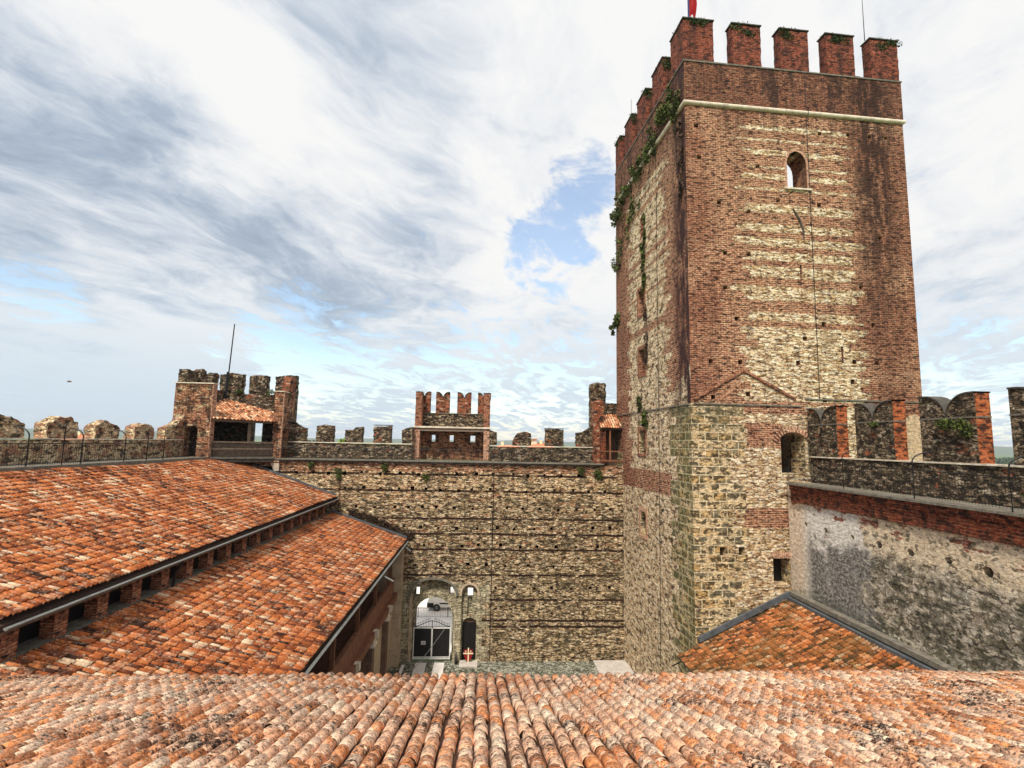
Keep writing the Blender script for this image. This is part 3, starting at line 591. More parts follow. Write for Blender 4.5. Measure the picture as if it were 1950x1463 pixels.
for v_,z_ in [(1.3,37.),(12.3,38.),(5.2,33.5),(11.5,33.),(3.6,27.4),(10.9,28.),(2.2,24.5),(12.4,24.),(5.4,24.6),(4.4,12.6),(3.4,12.6),(1.9,12.6),(5.7,15.1),(10.8,15.2),(6.4,9.6),(11.2,9.2),(4.8,18.3),(10.6,18.7),(6.1,21.9)]:
    cu.box(-.3,1.2,v_-.14,v_+.14,z_-.14,z_+.14)
cut(kw,cu)
def keep_slots(o):
    me=o.data
    for p in me.polygons: p.material_index=1 if abs(p.normal.x)>.7 and p.center.x<1.4 else 0
keep_slots(kw)
pw=ring(MB(),-.04,w+.04,-.04,d+.04,41.62,44.4,.75).build('parapet',[M['keepF'],M['keepL']],keep); cu=MB(); cu.box(14.6,16.4,10.2,12.7,41.85,44.9); cut(pw,cu); keep_slots(pw)
fl=MB(); fl.box(th+.002,w-th-.002,th+.002,d-th-.002,16.8,17.2); fl.build('floor',M['greystone'],keep)  # floor at walkway level, added so the inside below it stays dark
# round stone cornice
mb=MB(); pr=[(0.,41.302)]+[(-.01-.15*math.cos(t),41.46+.155*math.sin(t)) for t in np.linspace(-1.5,1.5,7)]+[(0.,41.615)]
R4=[]
for (o_,z_) in pr: R4.append([(o_,o_,z_),(w-o_,o_,z_),(w-o_,d-o_,z_),(o_,d-o_,z_)])
n4=len(R4)
for q in R4: mb.v+=q
for i in range(n4-1):
    for k in range(4): mb.f.append((i*4+k,i*4+(k+1)%4,(i+1)*4+(k+1)%4,(i+1)*4+k))
mb.f.append(tuple(range(3,-1,-1))); mb.f.append(tuple((n4-1)*4+k for k in range(4)))
# hollow middle: keep only outer shell, so drop caps and add ring faces
mb.f=mb.f[:-2]; mb.build('cornice',M['stone'],keep,fix=False)
cp=ring(MB(),-.09,w+.09,-.09,d+.09,44.403,44.50,.85).build('sill_band',M['greystone'],keep); cu=MB(); cu.box(14.6,16.4,10.2,12.7,44,44.9); cut(cp,cu)
def kmer(x0,x1,y0,y1,zt):
    if x1-x0>=y1-y0: o=rough('merlon',M['keepM'],keep,x0,x1,44.505,[(x0,zt),(x1,zt)],y0,y1,'x',.03,.2,.03)
    else: o=rough('merlon',M['keepM'],keep,y0,y1,44.505,[(y0,zt),(y1,zt)],x0,x1,'y',.03,.2,.03)
    c=MB(); c.box(x0-.07,x1+.07,y0-.07,y1+.07,zt+.06,zt+.13); c.build('coping',M['darkstone'],o)
    n=int(260*max(x1-x0,y1-y0))
    leaves('moss',M['moss'],[(( (x0+x1)/2,(y0+y1)/2,zt+.14),((x1-x0)/2+.14,(y1-y0)/2+.14,.2))]+[((x0+(x1-x0)*random.random(),y0-.03,zt-random.uniform(0,.6)),(.5,.06,.3)) for _ in range(3)],n,.11,o)['kind']='stuff'
    return o
M['keepM']=mat_brick('keep_merlon_brick',(.17,.022,.012),(.32,.062,.03),(.46,.20,.12),.85,.36,.13)
us=[(0,2.1),(3.45,5.5),(6.9,8.98),(10.3,12.4),(13.65,15.75)]
vs_=[(3.5,5.55),(6.9,8.9),(10.15,12.05)]
for a,b in us: kmer(a,b,0,.7,47.5); kmer(a,b,d-.7,d,47.3)
for a,b in [(.72,2.05)]+vs_+[(13.4,d-.72)]: kmer(0,.7,a,b,47.48 if a<1 else 47.4); (kmer(w-.7,w,a,b,47.4) if not 10<a<13.3 else None)
# dressings
mb=MB()
pts=arch(6.86,8.54,36.05,37.7,1.15); inn=arch(7.0,8.4,36.05,37.7,.95)
def archband(mb,outer,inner,y0,y1,axis='y'):
    mk=(lambda p,t:(p[0],t,p[1])) if axis=='y' else (lambda p,t:(t,p[0],p[1]))
    o=outer[1:]+outer[:1]; i=inner[1:]+inner[:1]
    for k in range(len(o)-1):
        q=[o[k],o[k+1],i[k+1],i[k]]
        mb.add([mk(p,y0) for p in q]+[mk(p,y1) for p in q],[(0,1,2,3),(7,6,5,4),(0,4,5,1),(2,6,7,3),(1,5,6,2),(3,7,4,0)])
archband(mb,pts,inn,-.03,.5); mb.build('window_surround',M['brickp'],keep)
mb=MB(); mb.box(6.75,8.7,-.12,.4,35.93,36.04); mb.build('window_sill',M['stone'],keep)
mb=MB()
for k in range(15):
    t=math.pi*(.18+.64*k/14); c=(6.6,18.6)
    x,z=c[0]+1.25*math.cos(t),c[1]+1.25*math.sin(t)*1.02; x2,z2=c[0]+1.62*math.cos(t),c[1]+1.62*math.sin(t)*1.02
    mb.beam((x,-.03,z),(x2,-.03,z2),.12,.09)
mb.build('door_arch',M['brickp'],keep)
mb=MB()
for k in range(9): mb.box(4.93+k*.135,5.03+k*.135,-.04,.2,12.22,12.6)
mb.build('lintel',M['brickp'],keep)
mb=MB(); mb.box(.15,7.3,-.07,.1,21.48,21.56); mb.box(7.6,w,-.06,.1,21.95,22.03); mb.build('string_course',M['greystone'],keep)
mb=MB(); mb.box(-.07,.1,.3,d,21.45,21.53); mb.build('string_course',M['greystone'],keep)
mb=MB(); mb.beam((.15,-.02,21.75),(3.47,-.02,23.7),.16,.14); mb.beam((3.47,-.02,23.7),(6.9,-.02,21.95),.16,.14); mb.build('gable_scar',M['brick'],keep)
mb=MB(); mb.tube([(8.58,-.06,44.3),(8.56,-.06,41.8)],.02); mb.tube([(8.56,-.27,41.7),(8.56,-.26,41.25),(8.55,-.06,41.1),(8.53,-.06,22.)],.02); mb.tube([(8.56,-.06,41.8),(8.56,-.27,41.7)],.02); mb.build('conductor_cable',M['iron'],keep)
mb=MB(); mb.tube([(-.06,4.9,41.),(-.06,4.95,21.)],.018); mb.tube([(-.06,4.95,21.),(-.05,5.2,4)],.018); mb.build('conductor_cable',M['iron'],keep)
mb=MB(); mb.tube([(7.3,-.03,34.6),(7.7,-.04,33.9),(7.95,-.04,33.2),(8.0,-.03,32.4)],[.05,.07,.06,.02]); mb.build('crack_stain',M['darkstone'],keep)
def kp(u,v,z): return (12.65+u*math.cos(TA)-v*math.sin(TA),31.0+u*math.sin(TA)+v*math.cos(TA),z)
# flag, antennas
fp=thing('flagpole','blue-grey pole on the corner merlon flying a furled red flag','flagpole',kp(.56,.35,47.6))
mb=MB(); mb.tube([(0,0,0),(0,0,4.5)],.06); mb.build('pole',M['blueflag'],fp)
mb=MB(); n=9
for k in range(n+1):
    t=k/n; z=.25+t*3.8
    for j in range(6): mb.v.append((.09+.075*j*(1+.25*math.sin(t*7)),.10*math.sin(j*1.9+t*5),z+ .35*(j/5)*(1-t)+(.25*math.sin(j*1.1) if k==0 else 0)))
for k in range(n):
    for j in range(5): mb.f.append((k*6+j,k*6+j+1,(k+1)*6+j+1,(k+1)*6+j))
fo=mb.build('flag',M['redflag'],fp,fix=False); fo.modifiers.new('s','SOLIDIFY').thickness=.015
an=thing('antenna','thin rod antenna on the rightmost merlon of the keep','antenna',kp(13.6,.35,47.7)); mb=MB(); mb.tube([(0,0,0),(0,0,1.5),(0,0,5.)],[.03,.025,.008]); mb.build('rod',M['iron'],an)
an=thing('antenna','tiny rod antenna on the receding left side of the keep top','antenna',kp(.3,11.2,47.4)); mb=MB(); mb.tube([(0,0,0),(0,0,2.2)],.018); mb.build('rod',M['iron'],an)
# ivy
def ivy(lbl,pts,n,mat='ivy',size=.2,name='ivy',cat='ivy',rx=(.35,.9,1.1)):
    t=thing(name,lbl,cat,kp(*pts[0]) if len(pts[0])==3 else pts[0][:3])
    bl=[]
    for p in pts:
        q=Vector(kp(*p))-t.location
        for _ in range(5): bl.append((tuple(q+Vector((random.gauss(-.05,.08),random.gauss(0,rx[1]*.55),random.gauss(0,rx[2]*.5)))),(rx[0]*random.uniform(.5,1),rx[1]*random.uniform(.25,.7),rx[2]*random.uniform(.25,.7))))
    leaves('foliage',M[mat],bl,n,size,t); 
    mb=MB(); mb.tube([tuple(Vector(kp(*p))-t.location+Vector((.02,0,-.2))) for p in pts],.03,5); mb.build('stem',M['bark'],t)
    return t
ivy('green ivy mat spilling over the top left corner of the keep',[(-.12,.9,41.6),(-.15,2.2,42.3),(-.15,3.8,42.2),(-.15,5.2,42.),(-.15,6.4,41.9)],2300,'ivy',.19)
ivy('dead brown ivy strand down the keep corner edge',[(-.08,.7,40.2),(-.08,.5,38.),(-.08,.5,35.8)],500,'dryleaf',.17,rx=(.12,.3,.8))
ivy('dark ivy curtain on the far left edge of the keep wall',[(-.15,8.,41.6),(-.15,9.5,41.2),(-.15,11.2,41.),(-.15,13.,40.7),(-.15,14.4,40.)],1900,'ivy',.2)
ivy('ivy hanging lower on the far edge of the keep',[(-.12,9.8,38.6),(-.12,11.5,38.),(-.12,13.2,36.8),(-.2,14.5,35.4)],900,'ivy',.19)
ivy('narrow ivy strand beside the upper left windows of the keep',[(-.1,7.4,35.4),(-.1,7.5,33.6),(-.1,7.5,31.8)],700,'ivy',.2,rx=(.15,.3,1.))
ivy('thin dead creeper between the middle windows of the keep',[(-.08,7.1,29.),(-.08,7.1,27.),(-.08,7.2,25.4)],400,'dryleaf',.16,rx=(.1,.2,.9))
ivy('small ivy clump above the lower ledge on the keep side',[(-.12,8.6,22.),(-.12,7.4,21.),(-.12,7.5,20.6)],700,'ivy',.2,rx=(.2,.4,.6))
ivy('ivy tuft clinging to the outline of the keep at mid height',[(-.2,13.9,30.4),(-.2,14.6,29.6)],450,'ivy',.24,rx=(.3,.5,.7))
# ================================================================== FAR CURTAIN WALL
far=thing('curtain_wall','tall rubble curtain wall with the gate at its foot, closing the courtyard','wall')
mb=MB(); mb.box(-24.2,14,44,45.9,.9,17.02); fw=mb.build('wall',M['far'],far)
cu=MB()
# gate: recess, opening, drawbridge slots
cu.prism(arch(-5.5,-2.15,1.0,6.5,1.05,14),'y',43.5,44.5)
cu.prism(arch(-1.56,-.28,1.0,6.55,.64,12),'y',43.5,44.35)
fw=cut(fw,cu); cu=MB(); cu.box(-1.10,-.68,44.2,44.6,4.6,6.2)
for a,b in ((-5.48,-5.06),(-2.6,-2.18)):
    cu.add([(a,44.45,6.35),(b,44.45,6.35),(b,44.45,6.98),(a,44.45,6.98),(a,46.2,5.75),(b,46.2,5.75),(b,46.2,6.4),(a,46.2,6.4)],[(0,1,2,3),(7,6,5,4),(0,4,5,1),(1,5,6,2),(2,6,7,3),(3,7,4,0)])
a,b=-1.12,-.66
cu.add([(a,44.3,6.3),(b,44.3,6.3),(b,44.3,6.95),(a,44.3,6.95),(a,46.2,5.65),(b,46.2,5.65),(b,46.2,6.35),(a,46.2,6.35)],[(0,1,2,3),(7,6,5,4),(0,4,5,1),(1,5,6,2),(2,6,7,3),(3,7,4,0)])
fw=cut(fw,cu)
cu=MB(); cu.prism(arch(-5.4,-2.3,1.02,4.55,1.52,16),'y',44.4,46.5); cu.prism(arch(-1.46,-.32,1.01,4.0,.5,10),'y',44.2,44.9); fw=cut(fw,cu)
cu=MB(); rr=random.Random(3)
for zr,x0,x1,dx_ in [(16.15,-15.5,11,1.45),(14.85,-11.5,11,1.35),(13.4,-10.5,11,1.4),(11.75,-8,11,1.5),(10.3,-6.5,11,1.6),(8.75,-5.5,11,1.9),(6.95,1.2,11,1.7)]:
    x=x0
    while x<x1:
        z=zr+rr.uniform(-.1,.1); s=rr.uniform(.09,.15); cu.box(x-s,x+s,43.8,45.2,z-s,z+s*1.1); x+=dx_*rr.uniform(.8,1.2)
fw=cut(fw,cu)
mb=MB(); mb.box(-17.2,10.2,43.72,46.05,17.15,17.24); mb.build('walkway',M['greystone'],far)
mb=MB(); mb.box(-17.2,10.2,43.80,46.0,17.021,17.145); mb.build('ledge',M['darkstone'],far)
rough('parapet',M['mdark'],far,-16.9,-6.25,17.25,[(-16.9,18.55),(-6.25,18.52)],45.4,45.95,'x',.04,.25,.02)
rough('parapet',M['mdark'],far,.4,9.9,17.25,[(.4,18.48),(9.9,18.55)],45.4,45.95,'x',.04,.25,.02)
mb=MB(); mb.box(-16.9,-6.3,45.33,46.0,18.57,18.64); mb.build('coping',M['stone'],far)
mb=MB(); mb.box(.45,9.9,45.33,46.0,18.57,18.64); mb.build('coping',M['stone'],far)
for s0,s1,pf in [(-17.05,-15.45,[(-17.05,20.5),(-16.5,20.35),(-15.9,19.9),(-15.45,19.75)]),(-14.55,-13.1,[(-14.55,19.95),(-14,20.1),(-13.1,20.05)]),(-12.1,-10.62,[(-12.1,19.7),(-11.4,19.72),(-11.2,19.95),(-10.62,19.98)]),(-9.65,-8.14,[(-9.65,20.02),(-8.14,20.1)]),(-7.2,-6.3,[(-7.2,19.75),(-6.8,20.),(-6.3,20.05)]),
                 (.42,1.05,[(.42,19.95),(1.05,19.75)]),(2.47,4.08,[(2.47,18.95),(2.62,19.4),(2.9,19.75),(3.6,19.85),(4.08,19.7)]),(5.35,6.95,[(5.35,20.1),(6.95,20.12)]),(8.1,9.95,[(8.1,19.85),(8.7,19.95),(9.2,20.25),(9.6,20.65),(9.95,21.0)])]:
    o=rough('merlon',M['mdark'],far,s0,s1,18.645,pf,45.4,46.0,'x',.06,.13,.05)
    if s0 in (5.35,-9.65): c=MB(); c.box(s0-.04,s1+.04,45.36,46.04,20.16,20.22); c.build('coping',M['darkstone'],o)
mb=MB(); mb.tube([(.83,43.93,17.),(.82,43.94,1.2)],.026); mb.build('cable',M['iron'],far)
mb=MB(); mb.tube([(-11.9,43.95,17.),(-11.9,43.95,13.)],.018); mb.build('cable',M['iron'],far)
mb=MB(); archband(mb,arch(-5.95,-1.85,6.3,6.42,1.38,14),arch(-5.7,-2.02,6.3,6.42,1.2,14),43.9,44.06); mb.build('hood_mould',M['greystone'],far)
mb=MB(); archband(mb,arch(-1.75,-.10,6.3,6.52,.85,10),arch(-1.56,-.28,6.3,6.55,.66,10),43.95,44.05); mb.build('wicket_arch',M['plaster'],far)
# light jamb strips of the gate recess
mb=MB(); mb.box(-5.78,-5.56,43.93,44.05,1.2,6.4); mb.build('jamb',M['plaster'],far)
# gate
gt=thing('iron_gate','double iron gate with black panels in a white frame under a spiked arch','gate',(-3.9,44.2,1.2))
for sx in (-1,1):
    x0,x1=(-1.5,-.04) if sx<0 else (.04,1.5)
    mb=MB(); mb.box(x0+.02,x1-.02,-.01,.02,.32,2.5); lf=mb.build('leaf',M['black'],gt)
    mb=MB()
    mb.box(x0-.01 if sx<0 else x1-.06,x0+.06 if sx<0 else x1+.01,-.05,.05,.1,2.62); mb.box(x0,x1,-.04,.04,.12,.2); mb.box(x0,x1,-.04,.04,.26,.32); mb.box(x0,x1,-.045,.045,2.5,2.56)
    if sx<0: mb.box(-.055,-.02,-.045,.045,.1,2.5)
    mb.build('frame',M['white'],lf)
    mb=MB(); mb.tube([(x0,-0,2.62),(x1,0,2.62)],.025)
    pts=[(sx*(1.45-1.45*t),0,2.66+.42*math.sin(t*math.pi/2)**2) for t in np.linspace(0,1,10)]; mb.tube(pts,.028)
    pts2=[(p[0],0,p[2]+.0) for p in pts]
    for k in range(1,11):
        x=sx*(.07+.13*k); zc=2.66+.42*math.sin((1-abs(x)/1.45)*math.pi/2)**2
        mb.tube([(x,0,2.6),(x,0,zc+.14)],.011,4); mb.tube([(x,0,zc+.14),(x,0,zc+.19),(x,0,zc+.27)],[.012,.03,.002],4)
    mb.build('spiked_crest',M['iron'],lf)
    if sx<0:
        mb=MB(); mb.box(-.85,-.5,-.05,-.02,1.25,1.52); sg=mb.build('sign',M['white'],lf)
        for r_,z_ in enumerate((1.44,1.38,1.32)):
            mb=MB(); x=-.79
            while x<-.56: l=random.uniform(.02,.05); mb.box(x,x+l,-.055,-.051,z_,z_+.028); x+=l+.004
            mb.build('text_line',M['iron'],sg)
mb=MB(); mb.box(-.03,.03,-.06,.03,.1,2.5); cbar=mb.build('centre_bar',M['white'],gt)
mb=MB(); mb.box(-.03,.03,-.06,.03,2.503,3.12); mb.build('finial',M['iron'],cbar)
wd=thing('wicket_door','black narrow wicket door in the tall slotted recess','door',(-.89,44.6,1.2)); mb=MB(); mb.box(-.56,.56,0,.06,.02,2.85); mb.build('door_leaf',M['black'],wd)
mb=MB(); mb.box(-.56,.56,.0,.08,2.86,3.2); mb.build('overlight_panel',M['dimwall'],wd)
mb=MB(); mb.tube([(.40,-.02,1.3),(.40,-.09,1.35),(.40,-.02,1.4)],.012); mb.build('handle',M['iron'],wd)
sp=MB(); sp.box(-1.6,-.15,42.9,44.1,1.19,1.27); tag(sp.build('doorstep',M['slab']),'low grey stone step before the wicket door','step')
sh=thing('heraldic_shield','dark red shield with cream cross and two small stars leaning at the wicket door','shield',(-.9,43.72,1.27))
out=[(-.36,.92),(-.33,.5),(-.22,.2),(0,.0),(.22,.2),(.33,.5),(.36,.92),(.0,.98)]
mb=MB(); mb.prism([(x,z) for x,z in out],'y',0,.05); mb.build('board',M['red'],sh)
mb=MB(); mb.box(-.04,.055,-.02,-.001,-.0,1.1); mb.box(-.40,.40,-.024,-.003,.62,.72); mb.build('cross',M['cream'],sh)
for sx in (-.2,.2):
    mb=MB(); st=[]
    for k in range(10): rr_=.075 if k%2==0 else .035; st.append((sx+rr_*math.sin(k*math.pi/5),.84+rr_*math.cos(k*math.pi/5)))
    mb.prism(st,'y',-.03,-.004); mb.build('star',M['cream'],sh)
bo=MB(); bo.tube([(-1.86,43.6,1.2),(-1.86,43.6,1.75),(-1.88,43.6,2.0)],[.13,.12,.05],8); tag(bo.build('stone_bollard',M['darkstone'],smooth=True),'dark worn stone bollard between the gate and wicket','bollard')
# railing of the far walk
def railing(name,label,p0,p1,h,step,hoops=(),parent=None,out=(0,-1),postsp=3.,hoop_h=.75):
    p0=Vector(p0);p1=Vector(p1); t=thing(name,label,'railing',p0); L=(p1-p0).length; d=(p1-p0)/L
    mb=MB(); mb.tube([(0,0,h),tuple(d*L+Vector((0,0,h)))],.025); mb.build('top_rail',M['iron'],t)
    mb=MB(); n=int(L/step)
    for k in range(n+1): q=d*(k*step); mb.tube([(q.x,q.y,q.z),(q.x,q.y,q.z+h)],.009,4)
    mb.tube([(0,0,.1),tuple(d*L+Vector((0,0,.1)))],.014,4); mb.build('bar_panel',M['iron'],t)
    for s,curve in hoops:
        q=d*s; mb=MB(); pts=[(q.x,q.y,q.z-.1),(q.x,q.y,q.z+h+hoop_h*.45)]
        if curve:
            for a in np.linspace(0,math.pi/2,7)[1:]: pts.append((q.x-d.x*0+out[0]*.75*(1-math.cos(a)),q.y+out[1]*.75*(1-math.cos(a)),q.z+h+hoop_h*.45+hoop_h*.6*math.sin(a)))
        else: pts.append((q.x,q.y,q.z+h+hoop_h*1.2))
        mb.tube(pts,.028); mb.build('hoop_post' if curve else 'post',M['iron'],t)
    return t
railing('railing','thin black iron railing along the far wall walk',(-16.6,43.85,17.24),(9.6,43.85,17.24),.95,.14,[(8.9,0),(18.1,0)],hoop_h=-.02)
rl=railing('railing','black railing with hooped posts along the left wall walk',(-20.85,14.5,17.4),(-20.85,39.8,17.4),1.03,.14,[(10.3,1),(12.3,2 and 0),(13.5,1),(16.7,1),(18.7,0),(20.35,0),(3.4,1),(6.8,1)],out=(-1,0))
rl=railing('railing','black railing with hooped posts along the right wall walk',(18.55,30.9,17.0),(18.55,5.,16.8),1.12,.13,[(4.9,1),(9.3,1),(13.45,1),(17.6,1)],out=(1,-.3))
# ================================================================== GATE TURRET
tu=thing('gate_turret','open-backed brick turret with four swallow-tailed merlons above the gate','turret',(-2.9,46,17.24))
def tb(x0,x1,y0,y1,z0,z1): return (x0+2.9,x1+2.9,y0-46,y1-46,z0-17.24,z1-17.24)
mb=MB(); mb.box(*tb(-6.1,.25,47.35,47.85,17.24,20.0)); bw=mb.build('back_wall',M['mix'],tu)
cu=MB()
for a,b in ((-4.86,-4.5),(-3.22,-2.84),(-1.32,-.88)): cu.box(*tb(a,b,47.,48.2,18.85,19.45))
o=bw; cut(bw,cu)
mb=MB(); mb.box(*tb(-6.32,-5.76,46,47.34,17.25,20.05)); mb.box(*tb(-6.32,-6.102,47.34,47.85,17.25,20.05)); mb.build('side_wall',M['brickp'],tu)
mb=MB(); mb.box(*tb(-.12,.42,46,47.34,17.25,20.05)); mb.build('side_wall',M['brickp'],tu)
mb=MB(); mb.box(*tb(-6.38,.5,45.88,48.,20.06,20.2)); mb.build('floor_slab',M['stone'],tu)
mb=MB(); mb.box(*tb(-5.74,-.14,45.98,46.12,19.78,20.04)); mb.build('beam',M['wood'],tu)
mb=MB(); mb.box(*tb(-5.95,.15,47.3,47.85,20.21,21.4)); mb.build('parapet',M['mdark'],tu)
mb=MB(); mb.box(*tb(-5.95,.15,47.24,47.9,21.403,21.46)); mb.build('coping',M['greystone'],tu)
for a,b in ((-5.72,-5.05),(-4.55,-3.3),(-2.6,-1.33),(-.72,-.1)):
    mb=MB(); cp=MB(); x0,x1,_,_,_,_=tb(a,b,0,0,0,0)
    if a in(-5.72,-.72):
        # end merlon: half hidden behind the side wall
        s0,s1=(x0-.5,x1) if a<-5 else (x0,x1+.5)
    else: s0,s1=x0,x1
    swallow(mb,s0,s1,21.465-17.24,23.35-17.24,.62,'y',1.32,1.83,cp); o=mb.build('merlon',M['mbrick'],tu); cp.build('coping',M['darkstone'],o)
for a,b in ((-6.22,-5.66),(-.15,.42)):
    mb=MB(); mb.box(*tb(a,b,46,47.2,20.205,22.5)); sw=mb.build('side_parapet',M['brick'],tu)
    mb=MB(); cp=MB(); x0,x1,_,_,_,_=tb(a,b,0,0,0,0); swallow(mb,.0,1.2,22.505-17.24,23.2-17.24,.55,'x',x0,x1,cp); o=mb.build('merlon',M['brick'],tu); cp.build('coping',M['darkstone'],o)
# ================================================================== CORNER TOWER (left)
ct=thing('corner_tower','ruined open-backed corner tower with a tiled lean-to roof and flagpole','tower',(-20,42,0))
def L(x,y,z=0): return (x+20,y-42,z)
def lb(x0,x1,y0,y1,z0,z1): return (x0+20,x1+20,y0-42,y1-42,z0,z1)
mb=MB(); mb.box(*lb(-23.5,-20.75,40,40.6,16.6,22.9)); o=mb.build('front_wall',M['mix'],ct)
cu=MB(); cu.prism([(x+20,z) for x,z in arch(-22.5,-21.6,17.42,19.3,.42)],'y',-2.5,-1.); cut(o,cu)
mb=MB(); mb.box(*lb(-20.748,-20.70,40,40.6,17.0,22.9)); mb.build('lit_end_skin',M['brickp'],ct)  # thin paler brick skin: brightness of the lit end put into the colour
mb=MB(); mb.box(*lb(-23.55,-20.65,39.93,40.66,22.903,22.98)); mb.build('coping',M['stone'],ct)
rough('west_wall',M['mdark'],ct,-1.4,4.9,16.6,[(-1.4,22.9),(4.9,22.9)],-3.5,-2.9,'y',.05,.3,.02)
mb=MB(); mb.box(*lb(-23.5,-16.9,46.4,47.1,16.6,22.7)); o=mb.build('north_wall',M['mdark'],ct)
cu=MB(); cu.box(*lb(-20.45,-19.55,46.,47.5,18.3,20.3)); cut(o,cu)
mb=MB(); mb.box(*lb(-17.6,-16.9,43.78,46.4,16.85,22.75)); o=mb.build('east_wall',M['mix'],ct)
cu=MB(); cu.prism([(y-42,z) for y,z in arch(44.05,44.8,17.3,19.3,.35)],'x',2.0,3.5); cu.box(2.9,3.4,2.9,3.1,20.6,21.1); cut(o,cu)
mb=MB(); mb.box(*lb(-16.898,-16.85,43.78,44.0,17.3,22.75)); mb.build('lit_end_skin',M['brickp'],ct)  # same pale skin, painting the lit side of the east wall end
mb=MB(); mb.box(*lb(-17.66,-16.84,43.72,44.9,22.753,22.83)); mb.build('coping',M['stone'],ct)
mb=MB(); mb.add([L(-17.6,43.78,16.84),L(-16.9,43.78,16.84),L(-16.9,44.6,16.84),L(-17.6,44.6,16.84),L(-17.35,43.95,16.2),L(-16.95,43.95,16.2),L(-16.95,44.3,16.0),L(-17.35,44.3,16.0)],[(0,1,2,3),(7,6,5,4),(0,4,5,1),(1,5,6,2),(2,6,7,3),(3,7,4,0)]); mb.build('corbel',M['stone'],ct)
def cm(s0,s1,t0,t1,ax,pf): rough('merlon',M['mdark'],ct,s0,s1,22.7,pf,t0,t1,ax,.07,.13,.07)
cm(-1.75,-.1,-3.5,-2.9,'y',[(-1.75,24.),(-.5,24.),(-.1,23.85)]); cm(.1,1.05,-3.5,-2.9,'y',[(.1,24.1),(.6,24.4),(1.05,24.2)]); cm(1.9,3.,-3.5,-2.9,'y',[(1.9,24.1),(2.4,24.3),(3.,24.2)])
for a,b,z in ((-23.5,-21.6,24.4),(-20.95,-19.45,24.3),(-18.7,-16.9,24.35)): cm(a+20,b+20,4.4,5.1,'x',[(a+20,z),((a+b)/2+20,z+.12),(b+20,z+.08)])
rough('pier',M['mbrick'],ct,2.9,4.39,22.72,[(2.9,22.9),(3.2,24.2),(4.39,24.3)],2.45,3.1,'y',.05,.14,.05)
for q_,r_ in ((L(-19.,46.3,22.9),(.5,.3,.35)),(L(-18.3,46.2,22.8),(.4,.2,.3)),(L(-21.7,46.2,22.9),(.4,.2,.2)),(L(-17.,45.,22.4),(.3,.4,.5)),(L(-23.2,40.6,23.),(.4,.3,.2))): leaves('weed_tuft',M['ivy'],[(q_,r_)],150,.13,ct)['kind']='stuff'
# tiled roof: eave E1-E2 runs diagonally, slope climbs to the back corner
E1=Vector((-20.83,40.1,20.38));E2=Vector((-17.62,43.5,20.32)); ed=(E2-E1).normalized(); nd=Vector((-ed.y,ed.x,0)); slope=.33
def rz(x,y): return 20.35+slope*((Vector((x,y,0))-Vector((E1.x,E1.y,0))).dot(nd))
ro=Vector((E1.x,E1.y,0))-ed*2.6+nd*6.2
poly=[(-20.9,40.0),(-17.62,43.48),(-17.62,46.38),(-22.88,46.38),(-22.88,40.62),(-20.75,40.62)]
mb=MB(); mb.add([L(x,y,rz(x,y)-.03) for x,y in poly]+[L(x,y,rz(x,y)-.14) for x,y in poly],[tuple(range(6)),tuple(range(11,5,-1))]+[(i,i+6,(i+1)%6+6,(i+1)%6) for i in range(6)])
rf=mb.build('roof',M['deck'],ct)
def inp(x,y,z):
    x-=20;y+=42
    return x>-22.95 and y<46.3 and x<-17.55+(.25 if y<43.9 else 0) and (y>40.6 or x>-20.8)
dn=(-nd*1.0); dn=Vector((dn.x,dn.y,-slope)); o_=L(ro.x,ro.y,rz(ro.x,ro.y))
M['tileC']=mat_tiles('turret_tiles',[(0,(.10,.035,.015)),(.3,(.40,.14,.06)),(.6,(.66,.28,.13)),(1,(.86,.58,.36))],0,.4,.5,.2,gr=.3)
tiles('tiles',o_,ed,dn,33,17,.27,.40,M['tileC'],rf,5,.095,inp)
mb=MB(); mb.beam(L(E1.x,E1.y,20.2),L(E2.x,E2.y,20.15),.2,.2); mb.build('eave_beam',M['wood'],ct)
mb=MB(); mb.beam(L(-20.7,40.35,18.52),L(-17.5,43.7,18.5),.08,.12); mb.beam(L(-20.7,40.35,18.0),L(-17.5,43.7,18.0),.05,.14); mb.build('balustrade',M['wood'],ct)
mb=MB(); mb.beam(L(-20.66,40.4,18.26),L(-17.46,43.75,18.26),.04,.32); mb.beam(L(-20.66,40.4,17.68),L(-17.46,43.75,17.68),.04,.46); mb.build('boarding',M['darkwood'],ct)
mb=MB(); mb.beam(L(-20.8,40.25,17.32),L(-17.4,43.8,17.28),.3,.16); mb.build('floor_beam',M['greystone'],ct)
mb=MB(); mb.beam(L(-20.8,40.25,17.1),L(-17.4,43.8,17.06),.22,.24); mb.build('floor_beam',M['darkstone'],ct)
mb=MB(); mb.add([L(-20.8,40.4,17.38),L(-17.5,43.9,17.38),L(-17.6,46.4,17.38),L(-22.9,46.4,17.38),L(-22.9,40.6,17.38)],[(0,1,2,3,4)]); fo=mb.build('floor',M['wood'],ct,fix=False); fo.modifiers.new('s','SOLIDIFY').thickness=.1
mb=MB(); mb.box(*lb(-19.0,-18.8,42.4,42.6,17.4,20.5)); mb.build('post',M['wood'],ct)
mb=MB(); mb.tube([L(-22.75,46.1,22.),L(-22.5,46.1,28.9)],[.06,.045]); mb.tube([L(-22.8,46.1,22.),L(-22.72,46.1,24.6)],.11); mb.build('flagpole',M['iron'],ct)
mb=MB(); mb.box(*lb(-23.5,-16.9,44,47.1,.9,16.58)); mb.build('base',M['far'],ct)
